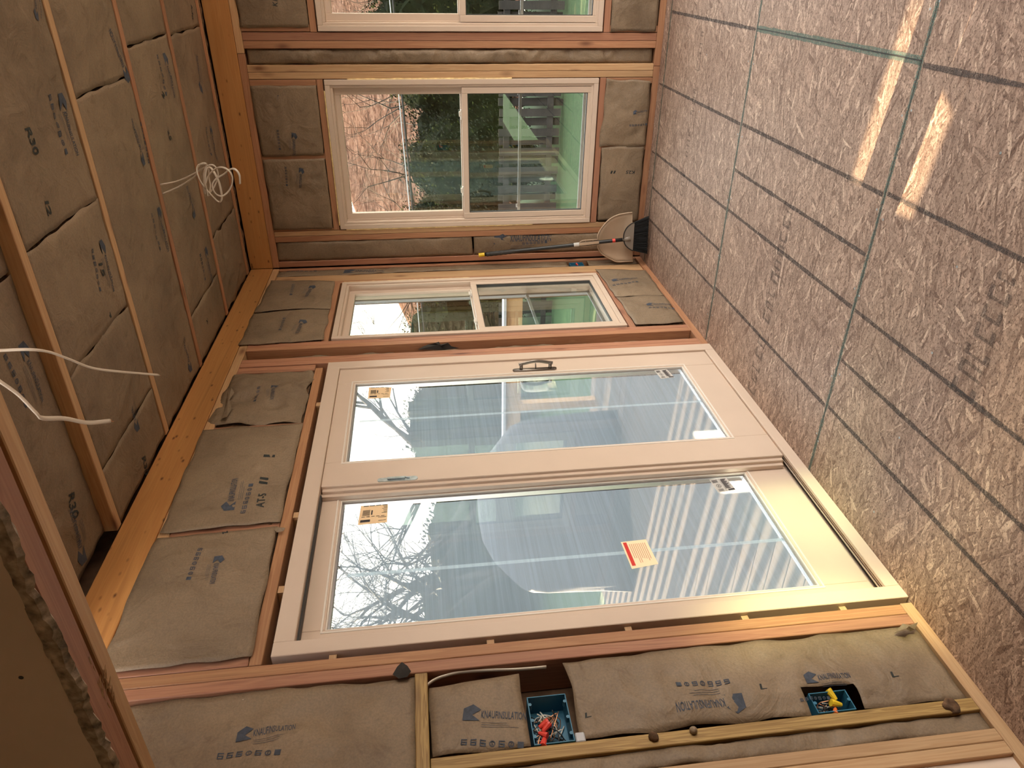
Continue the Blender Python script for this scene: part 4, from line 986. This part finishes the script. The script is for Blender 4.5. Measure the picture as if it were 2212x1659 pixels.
jbox(1.123, 1.186, 0.386, 0.498, -0.002, 'small blue wiring box with yellow wire nuts low in the near stud bay', [(.45, -.45, .4, YELP, 1.35), (-.3, -.6, 1.4, YELP, 1.35), (-.7, -.1, 2.6, ORGP, 1.0)], 9, 6)
jbox(4.524, 4.588, 0.425, 0.520, -0.010, 'small blue wiring box deep in the corner bay behind the broom', [(.2, -.3, .4, REDP, .9)], 3, 9)
bm = bmesh.new()        # switch mounting strap seen under the wide box
pbox(bm, 'L', 1.124, 1.152, 1.150, 1.1765, -0.010, -0.030, .003)
tag(obj('cable_clamp', bm, WHITEP), 'white plastic clamp tucked beneath the wide blue wiring box', 'clamp')

# ------------------------------------------------------------------ cables
def cable(name, label, paths, r=0.0062, rb=0.0032, mat=None, tips=True, group=None, part='cable_run'):
    P0 = paths[0][0]
    if len(paths) == 1:
        bm = bmesh.new(); Q = smooth_path(paths[0], 8); tube(bm, Q, r, 10, rb=rb)
        root = tag(obj(name, bm, mat or CABLE, smooth=True), label, 'cable', group)
        if tips:
            bm = bmesh.new(); e = Q[-1]; d = (Q[-1] - Q[-3]).normalized()
            for s in (-.003, 0, .003): tube(bm, [e + Vector((s, 0, s)) - d * .002, e + Vector((s, 0, s)) + d * (.010 + abs(s))], .0011, 5)
            q = obj('wire_ends', bm, COPPER, root)
        return root
    root = thing(name, label, 'cable', P0, group)
    for p in paths:
        bm = bmesh.new(); tube(bm, smooth_path(p, 8), r, 10, rb=rb); keep(obj(part, bm, mat or CABLE, smooth=True), root)
    return root
zc = lambda x, y, z: at(x, y, 2, z)
cable('hanging_cable', 'white cable hanging from the ceiling, ending square at a joist', [[zc(-30, 757, 2.60), zc(0, 757, 2.57), zc(60, 755, 2.52), zc(105, 760, 2.50), zc(150, 776, 2.49), zc(200, 795, 2.48), zc(260, 803, 2.47), zc(342, 810, 2.46)]])
cable('hanging_cable', 'kinked white cable hanging from the ceiling with frayed tip, closest to the header', [[zc(-25, 806, 2.56), zc(0, 824, 2.54), zc(40, 853, 2.52), zc(78, 892, 2.50), (zc(92, 903, 2.50)), zc(140, 904, 2.49), zc(190, 913, 2.48), zc(238, 909, 2.47)]])
def cp(pts, Y): return [at(320 + x / 9.217, 330 + y / 9.217, 1, Y + 0.010 * math.sin(i * 1.3)) for i, (x, y) in enumerate(pts)]
cable('coiled_cable', 'white cable bundle looped and hanging from the ceiling kraft', [
    cp([(245, 635), (600, 560), (950, 395), (1180, 260), (1300, 250), (1370, 340), (1385, 470), (1320, 660), (1230, 790)], 3.30),
    cp([(295, 815), (600, 680), (850, 530), (965, 420), (985, 290), (1080, 210), (1160, 240), (1110, 420), (1105, 640), (1130, 820)], 3.28),
    cp([(1140, 220), (1010, 240), (970, 320), (985, 430), (1060, 600), (1240, 820), (1400, 975), (1465, 920), (1450, 750), (1390, 540), (1280, 340), (1210, 290), (1150, 380), (1140, 600), (1190, 860)], 3.25),
    cp([(1200, 300), (1210, 500), (1235, 650), (1215, 860)], 3.27),
    cp([(1130, 650), (1200, 460), (1340, 320), (1480, 290), (1610, 360), (1680, 510), (1630, 720), (1480, 860), (1340, 810), (1275, 650), (1350, 520), (1500, 430), (1620, 335), (1730, 330), (1815, 440), (1830, 615)], 3.22)],
    r=0.0058, rb=0.0034, part='cable_loop')
cable('wall_cable', 'white cable running up the stud beside the square kraft batt', [[at(x, y, 0, -.022) for x, y in ((912, 1490), (935, 1471), (962, 1460), (1000, 1452), (1060, 1448), (1120, 1446), (1180, 1441))]], tips=False)
cable('wall_cable', 'white cable glimpsed through the gap over the uppermost near batt', [[at(x, y, 0, -.016) for x, y in ((500, 1518), (560, 1509), (620, 1504), (680, 1496), (720, 1486))]], tips=False, r=.008)

# ------------------------------------------------------------------ scraps
def scrap(label, px, w, mat, name='torn_scrap', cat='scrap', pl=0):
    bm = bmesh.new(); pts = [at(x, y, pl, w + o) for x, y, o in px]; c = sum(pts, Vector()) / len(pts) + Vector((.006, 0, 0))
    vs = [bm.verts.new(p) for p in pts]; vc = bm.verts.new(c)
    for k in range(len(vs)): bm.faces.new((vc, vs[k], vs[(k + 1) % len(vs)]))
    o = tag(obj(name, bm, mat), label, cat); md = o.modifiers.new('s', 'SOLIDIFY'); md.thickness = .0015; return o
scrap('torn black paper poking from the gap beside the side window', [(903, 755, 0), (915, 748, .01), (925, 744, .012), (940, 741, .03), (948, 738, .03), (953, 747, .02), (968, 741, .03), (975, 748, .01), (992, 752, 0), (960, 756, -.01)], -0.004, BLKF)
scrap('dark kraft corner folded over the stud above the wooden block', [(848, 1457, 0), (858, 1440, .012), (868, 1430, .018), (880, 1438, .014), (888, 1450, .006), (880, 1462, 0), (862, 1466, 0)], 0.0, BLKF)
scrap('curled brown kraft shred at the top of the crumpled batt', [(487, 872, 0), (492, 845, .02), (500, 838, .03), (506, 848, .02), (497, 862, .01), (500, 885, .01), (490, 900, .02), (478, 905, .01), (484, 888, 0)], 0.006, KRAFT)
scrap('loose kraft corner at the lower end of the cripple stud above the door', [(591, 1142, .004), (600, 1138, .012), (616, 1140, .012), (612, 1147, .006), (598, 1150, .004)], 0.006, KRAFT)
scrap('torn kraft fold where the lower near batt meets the bottom plate', [(1932, 1367, 0), (1950, 1347, .02), (1966, 1350, .012), (1983, 1344, .02), (1976, 1360, .01), (1966, 1364, .0), (1958, 1358, .03)], 0.002, KRAFT)
def tuft(label, c, r, n=6, mat=None):
    bm = bmesh.new(); bmesh.ops.create_icosphere(bm, subdivisions=3, radius=r)
    for v in bm.verts: v.co = v.co * (1 + .5 * noise.noise(v.co * 60 + Vector((n, 0, 0)))) + Vector(c)
    return tag(obj('wool_tuft', bm, mat or FIBER, smooth=True), label, 'wool tuft')
tuft('brown wool tuft clinging to the treated stud below the wide blue box', at(1410, 1590, 0, 0.004), .014, 1)
tuft('pale wool wisp on the treated stud halfway down', at(1497, 1577, 0, 0.002), .010, 3, KRAFT)
tuft('dark wool clump poking through the lower near batt', at(2052, 1528, 0, -0.01), .022, 5)

# ------------------------------------------------------------------ outdoors
def terrain(name, fn, x0, x1, y0, y1, nx, ny, mat, label):
    bm = bmesh.new(); V = [[bm.verts.new((x0 + (x1 - x0) * i / nx, y0 + (y1 - y0) * j / ny, fn(x0 + (x1 - x0) * i / nx, y0 + (y1 - y0) * j / ny))) for i in range(nx + 1)] for j in range(ny + 1)]
    for j in range(ny):
        for i in range(nx): bm.faces.new((V[j][i], V[j][i + 1], V[j + 1][i + 1], V[j + 1][i]))
    return tag(obj(name, bm, mat, smooth=True), label, kind='structure')
GZ = -0.75
bm = bmesh.new(); box(bm, (RW + .3, -6, -.5), (14, 12, -.35)); tag(obj('patio', bm, plain('bounce_concrete', (0.62, 0.52, 0.42), 0.9, var=.1, vscale=2)), 'unseen pale slab added to bounce warm light indoors', kind='structure')  # unseen slab, added to bounce warm light up to the ceiling
terrain('lawn', lambda x, y: GZ + .03 * noise.noise(Vector((x * .4, y * .4, 0))), -40, 30, -12, 16.0, 60, 40, GRASS, 'green lawn outside the far windows')
def hill(x, y):
    k = max(0, min(1, (y - 16) / 34)); side = max(0, min(1, (x + 21) / 8))
    return GZ + 7.2 * k * side * (1 - .3 * max(0, (x - 5) / 30)) + .35 * noise.noise(Vector((x * .2, y * .2, 3))) * k
terrain('hillside', hill, -40, 40, 16.0, 55, 60, 40, LITTER, 'leaf-covered bank rising behind the fence')
# shadow-box fence
fr_ = thing('fence', 'weathered grey board fence standing on the lawn outside', 'fence', (-0.8, 11.5, GZ))
pk = None
for k in range(60):
    x = -5.1 + 0.146 * k; fy = 11.46 if k % 2 else 11.54; top = 0.10 + random.uniform(-.012, .012)
    if k < 2 or pk is None:
        o = keep(bxobj('fence_board', (x, fy - .010, GZ + .05), (x + .112, fy + .010, 0.25), FENCEM), fr_); pk = o
    else:
        o = pk.copy(); sc.collection.objects.link(o); o.location = (x + .056, fy, pk.location.z + random.uniform(-.012, .012))
for z in (-.55, .13): keep(bxobj('fence_rail', (-5.2, 11.478, z - .045), (3.8, 11.522, z + .045), FENCEM), fr_)
for x in (-4.9, -2.5, -.1, 2.3): keep(bxobj('fence_post', (x - .045, 11.555, GZ - .05), (x + .045, 11.645, 0.15), FENCEM), fr_)

def crown(name, x, y, z0, z1, r, n, mats, label, group=None, leaf=0.026, seed=0, cat='tree', trunk=True, tk=.09):
    root = thing(name, label, cat, (x, y, GZ), group); rr = random.Random(seed); zc_ = (z0 + z1) / 2; hz = (z1 - z0) / 2
    bm = bmesh.new(); bmesh.ops.create_icosphere(bm, subdivisions=4, radius=1)
    for v in bm.verts:
        q = v.co.copy(); k = .84 + .22 * noise.noise(q * 2.5 + Vector((seed, 0, 0))) + .10 * noise.noise(q * 7 + Vector((seed, 0, 0))); v.co = Vector((x + q.x * r * k, y + q.y * r * k, zc_ + q.z * hz * k))
    for f in bm.faces: f.material_index = 0
    def leafq(c, s, mi):
        a_ = Vector((rr.gauss(0, 1), rr.gauss(0, 1), rr.gauss(0, 1))).normalized(); b_ = a_.orthogonal().normalized(); c2 = a_.cross(b_)
        f = bm.faces.new([bm.verts.new(c + b_ * s * p + c2 * s * q_ * .6) for p, q_ in ((-1, 0), (0, -.8), (1, 0), (0, .8))]); f.material_index = mi
    for k in range(n):
        q = Vector((rr.gauss(0, 1), rr.gauss(0, 1), rr.gauss(0, 1))).normalized(); kk = (.84 + .22 * noise.noise(q * 2.5 + Vector((seed, 0, 0)))) * rr.uniform(.92, 1.18)
        c = Vector((x + q.x * r * kk, y + q.y * r * kk, zc_ + q.z * hz * kk)); leafq(c, leaf * rr.uniform(.6, 1.4), 1 + (rr.random() < .25 + .3 * noise.noise(c * .9)))
    bmesh_mats = [mats[0], mats[1], mats[2]]
    keep(obj('foliage', bm, bmesh_mats, recalc=False), root)
    if trunk:
        bm = bmesh.new(); tube(bm, [(x, y, GZ - .1), (x + .05, y, z0 + .3 * hz), (x, y, zc_)], [r * tk, r * tk * .8, r * .03], 8); keep(obj('trunk', bm, BARK, smooth=True), root)
    return root
E1 = (LEAFD, LEAFD, LEAFL); E2 = (LEAFD, LEAFG, LEAFL)
gT = 'evergreens beyond the fence'
crown('evergreen_shrub', 2.6, 13.6, GZ, 2.9, 1.5, 14000, E1, 'dense tall evergreen beyond the fence, furthest from the deck', gT, seed=1)
crown('evergreen_shrub', 0.55, 13.4, GZ, 2.35, 1.3, 14000, (LEAFD, LEAFD, LEAFL), 'yellow-green flecked evergreen behind the middle of the fence', gT, seed=2)
crown('evergreen_shrub', -1.25, 13.2, GZ, 1.75, 1.15, 14000, E2, 'round evergreen behind the fence below the leafy bank', gT, seed=3)
crown('evergreen_shrub', -3.0, 13.4, GZ, 2.1, 1.25, 14000, E2, 'dark glossy evergreen behind the fence toward the deck', gT, seed=4)
crown('evergreen_shrub', -5.0, 13.8, GZ, 1.9, 1.5, 8000, E1, 'evergreen shrub at the deck end of the fence', gT, seed=5)
for k, (x, y, r, zt) in enumerate(((-7.4, 13.6, 1.8, 2.0), (-10.2, 13.0, 1.9, 1.9), (-12.6, 11.4, 1.8, 2.2), (-15.0, 9.8, 1.9, 1.9), (-8.8, 15.5, 2.0, 2.3), (-13.8, 14.0, 2.2, 2.2), (-17.5, 12.5, 2.4, 2.3), (-18.5, 16.5, 2.6, 2.6))):
    crown('hedge_bush', x, y, GZ, zt, r, 4000, E1, ['low dark hedge bush seen hazily through the sliding door', 'hedge bush in the back row beyond the door hedge'][k > 3], 'hedge beyond the deck' if k < 4 else 'back hedge beyond the deck', leaf=.05, seed=20 + k, cat='bush', trunk=False)
def bare(x, y, h, label, seed, r0=0.13, spread=0.55, group=None, depth=5, zb=GZ):
    rr = random.Random(seed); bm = bmesh.new()
    def br(p, d, L_, r, lv):
        pts = [p]; dd = d.copy()
        for k in range(4):
            dd = (dd + Vector((rr.gauss(0, .10), rr.gauss(0, .10), rr.gauss(0, .05)))).normalized(); pts.append(pts[-1] + dd * L_ / 4)
        tube(bm, pts, [r * (1 - .5 * k / 4) for k in range(5)], 5 if lv < 3 else 3, caps=False)
        if lv >= depth: return
        for k in range(3 if lv < 2 else rr.choice((2, 3, 3))):
            q = pts[rr.choice((2, 3, 4))] if k else pts[4]; ax = Vector((rr.gauss(0, 1), rr.gauss(0, 1), rr.gauss(0, .5))).normalized()
            nd = (dd + ax * spread * rr.uniform(.7, 1.4)).normalized(); nd.z = nd.z * .8 + .12
            br(q, nd.normalized(), L_ * rr.uniform(.62, .82), r * .52, lv + 1)
    br(Vector((x, y, zb)), Vector((0, 0, 1)), h * .34, r0, 0)
    return tag(obj('bare_tree', bm, BARK, recalc=False), label, 'tree', group)
gB2 = 'bare trees beyond the hedge'
for k, (x, y, h) in enumerate(((-7.9, 12.0, 6.0), (-9.6, 11.2, 5.6), (-11.8, 11.6, 6.2), (-12.2, 8.9, 5.8), (-14.5, 12.6, 7.5), (-10.5, 16.5, 8.0), (-16.5, 10.8, 7.5), (-14.0, 15.5, 8))):
    bare(x, y, h, 'leafless tree with bare twigs against the bright sky', 40 + k, 0.17, .62, gB2, depth=7)
bare(-3.6, 14.6, 4.6, 'small leafless tree with dark branches over the leafy bank', 61, .07, .75, depth=7)
for k, (x, y) in enumerate(((-4.6, 17.0), (-2.3, 18.0), (0.2, 17.5), (2.0, 18.5))):
    bare(x, y, 5.2, 'twiggy brown undergrowth on the leafy bank', 70 + k, .06, .8, 'undergrowth on the bank', depth=7)
bare(-0.6, 15.6, 5.0, 'slim leafless sapling in front of the leafy bank', 62, .05, .6, depth=7)
# shed on the bank
sh = thing('shed', 'small shed with white edging up on the leafy bank', 'shed', (-5.3, 42, 3.0)); zs = 2.85
keep(bxobj('walls', (-5.85, 41.3, zs - 1.5), (-4.75, 42.6, zs + .95), SHEDM), sh)
bm = bmesh.new(); prism(bm, [(-5.95, zs + .951), (-4.65, zs + .951), (-5.3, zs + 1.35)], lambda u, v, w: Vector((u, w, v)), 41.2, 42.7); keep(obj('roof', bm, BARK), sh)
keep(bxobj('corner_trim', (-4.85, 41.24, zs - 1.5), (-4.75, 41.29, zs + .95), WHITEP), sh)
# wires crossing outside the corner window
a, b = at(860, 197, 1, 8.0), at(885, 455, 1, 8.0); d = (b - a)
bm = bmesh.new(); tube(bm, [a - d * 2.4, a - d * .5 + Vector((0, 0, -.004)), b, b + d * 1.6 + Vector((0, 0, .03))], .006, 6)
tag(obj('overhead_wire', bm, WHITEP), 'thin white wire strung across outside the corner window', 'wire')
bm = bmesh.new(); off = Vector((0, .03, -.035)); tube(bm, [a - d * 2.4 + off, a - d * .5 + off, b + off, b + d * 1.6 + off], .013, 6)
tag(obj('overhead_wire', bm, GASK), 'thick dark wire running just under the white one outside', 'wire')
# deck
dk = thing('deck', 'weathered board deck outside the sliding door', 'deck', (-1.9, 3.3, -.18)); pk = None
for k in range(41):
    y = 0.30 + .146 * k
    if pk is None: pk = keep(bxobj('deck_board', (-3.9, y, -.178), (-.165, y + .139, -.150), DECKM[0], None, .003), dk)
    else: o = pk.copy(); sc.collection.objects.link(o); o.location = (pk.location.x, y + .0695, pk.location.z)
for x in (-3.8, -2.4, -1.0, -.2): keep(bxobj('deck_joist', (x - .02, .3, -.34), (x + .02, 6.28, -.180), FENCEM), dk)
for x, y in ((-3.8, .4), (-3.8, 6.1), (-.3, 6.1), (-3.8, 3.2)): keep(bxobj('deck_footing', (x - .05, y - .05, GZ - .05), (x + .05, y + .05, -.345), FENCEM), dk)
rl = thing('deck_railing', 'white-capped wooden railing closing the far end of the deck', 'railing', (-2.2, 6.1, -.15))
keep(bxobj('rail_cap', (-3.9, 6.02, .775), (-.30, 6.16, .80), WHITEP), rl)['label'] = 'white painted cap'
keep(bxobj('rail', (-3.9, 6.06, .62), (-.30, 6.10, .774), PALE[0]), rl)
for x in (-3.86, -2.1, -.36): keep(bxobj('rail_post', (x - .04, 6.04, -.150), (x + .04, 6.12, .619), PALE[2]), rl)
# covered grill
gr = thing('covered_grill', 'barbecue grill under a grey-blue cloth cover on the deck', 'grill', (-2.45, 4.95, -.15))
ax_ = Vector((.77, .64, 0)); ay_ = Vector((-.64, .77, 0)); bm = bmesh.new(); rows = []
secs = [(-.148, .80, .34), (.1, .79, .34), (.35, .78, .335), (.6, .77, .33), (.72, .76, .33), (.80, .73, .32), (.92, .60, .31), (1.04, .46, .28), (1.12, .30, .2), (1.145, .12, .09), (1.15, .01, .01)]
for j, (z, hx, hy) in enumerate(secs):
    ring = []
    for k in range(64):
        a_ = 2 * PI * k / 64; c_, s_ = math.cos(a_), math.sin(a_); e = .55
        u = math.copysign(abs(c_) ** e, c_) * hx; v = math.copysign(abs(s_) ** e, s_) * hy
        f = 1 + .04 * noise.noise(Vector((a_ * 3, z * 2, 1))) + (.03 * math.sin(a_ * 14) * max(0, .7 - z))
        ring.append(bm.verts.new(Vector((-2.45, 4.95, z)) + ax_ * u * f + ay_ * v * f))
    if rows:
        for k in range(64): bm.faces.new((rows[-1][k], rows[-1][(k + 1) % 64], ring[(k + 1) % 64], ring[k]))
    rows.append(ring)
bm.faces.new(rows[-1]); bm.faces.new(list(reversed(rows[0])))
keep(obj('cloth_cover', bm, GRILLC, smooth=True), gr)
# unseen slatted screen and evergreen crowns, added to shape the low sun
sf = thing('sun_block_screen', 'tall unseen slatted screen added to stripe the low sun', 'fence', (-8, 4, GZ)); pk = None
for k in range(35):
    y = 1.3 + .125 * k
    if pk is None: pk = keep(bxobj('sun_block_slat', (-8.01, y, GZ), (-7.99, y + .060, 1.84), FENCEM), sf)
    else: o = pk.copy(); sc.collection.objects.link(o); o.location = (pk.location.x, y + .0375, pk.location.z)
keep(bxobj('sun_block_valance', (-8.03, 1.2, 1.99), (-7.97, 5.8, 3.10), FENCEM), sf)
for a, b in ((1.2, 3.19), (3.27, 3.47), (3.56, 5.8)): keep(bxobj('sun_gap_board', (-8.02, a, 1.80), (-7.98, b, 1.99), FENCEM), sf)  # added boards, gapped so narrow sun strips reach the floor
keep(bxobj('sun_block_rail', (-8.03, 2.6, .2), (-7.985, 5.8, .3), FENCEM), sf)
for k, (x, y, z0, z1, r) in enumerate(((-11, 0.6, 0.0, 7.5, 2.3), (-11, 4.2, 2.75, 9.5, 3.2), (-11.3, 7.6, 1.6, 7.5, 1.9), (-13.5, 5.0, 3.0, 9, 2.6))):  # out-of-view crowns added to keep direct sun out of the room
    crown('sun_block_evergreen', x, y, z0, z1, r, 1200, E1, 'large unseen evergreen added to block the low sun', 'evergreens added to block the sun', leaf=.12, seed=80 + k, tk=.02)
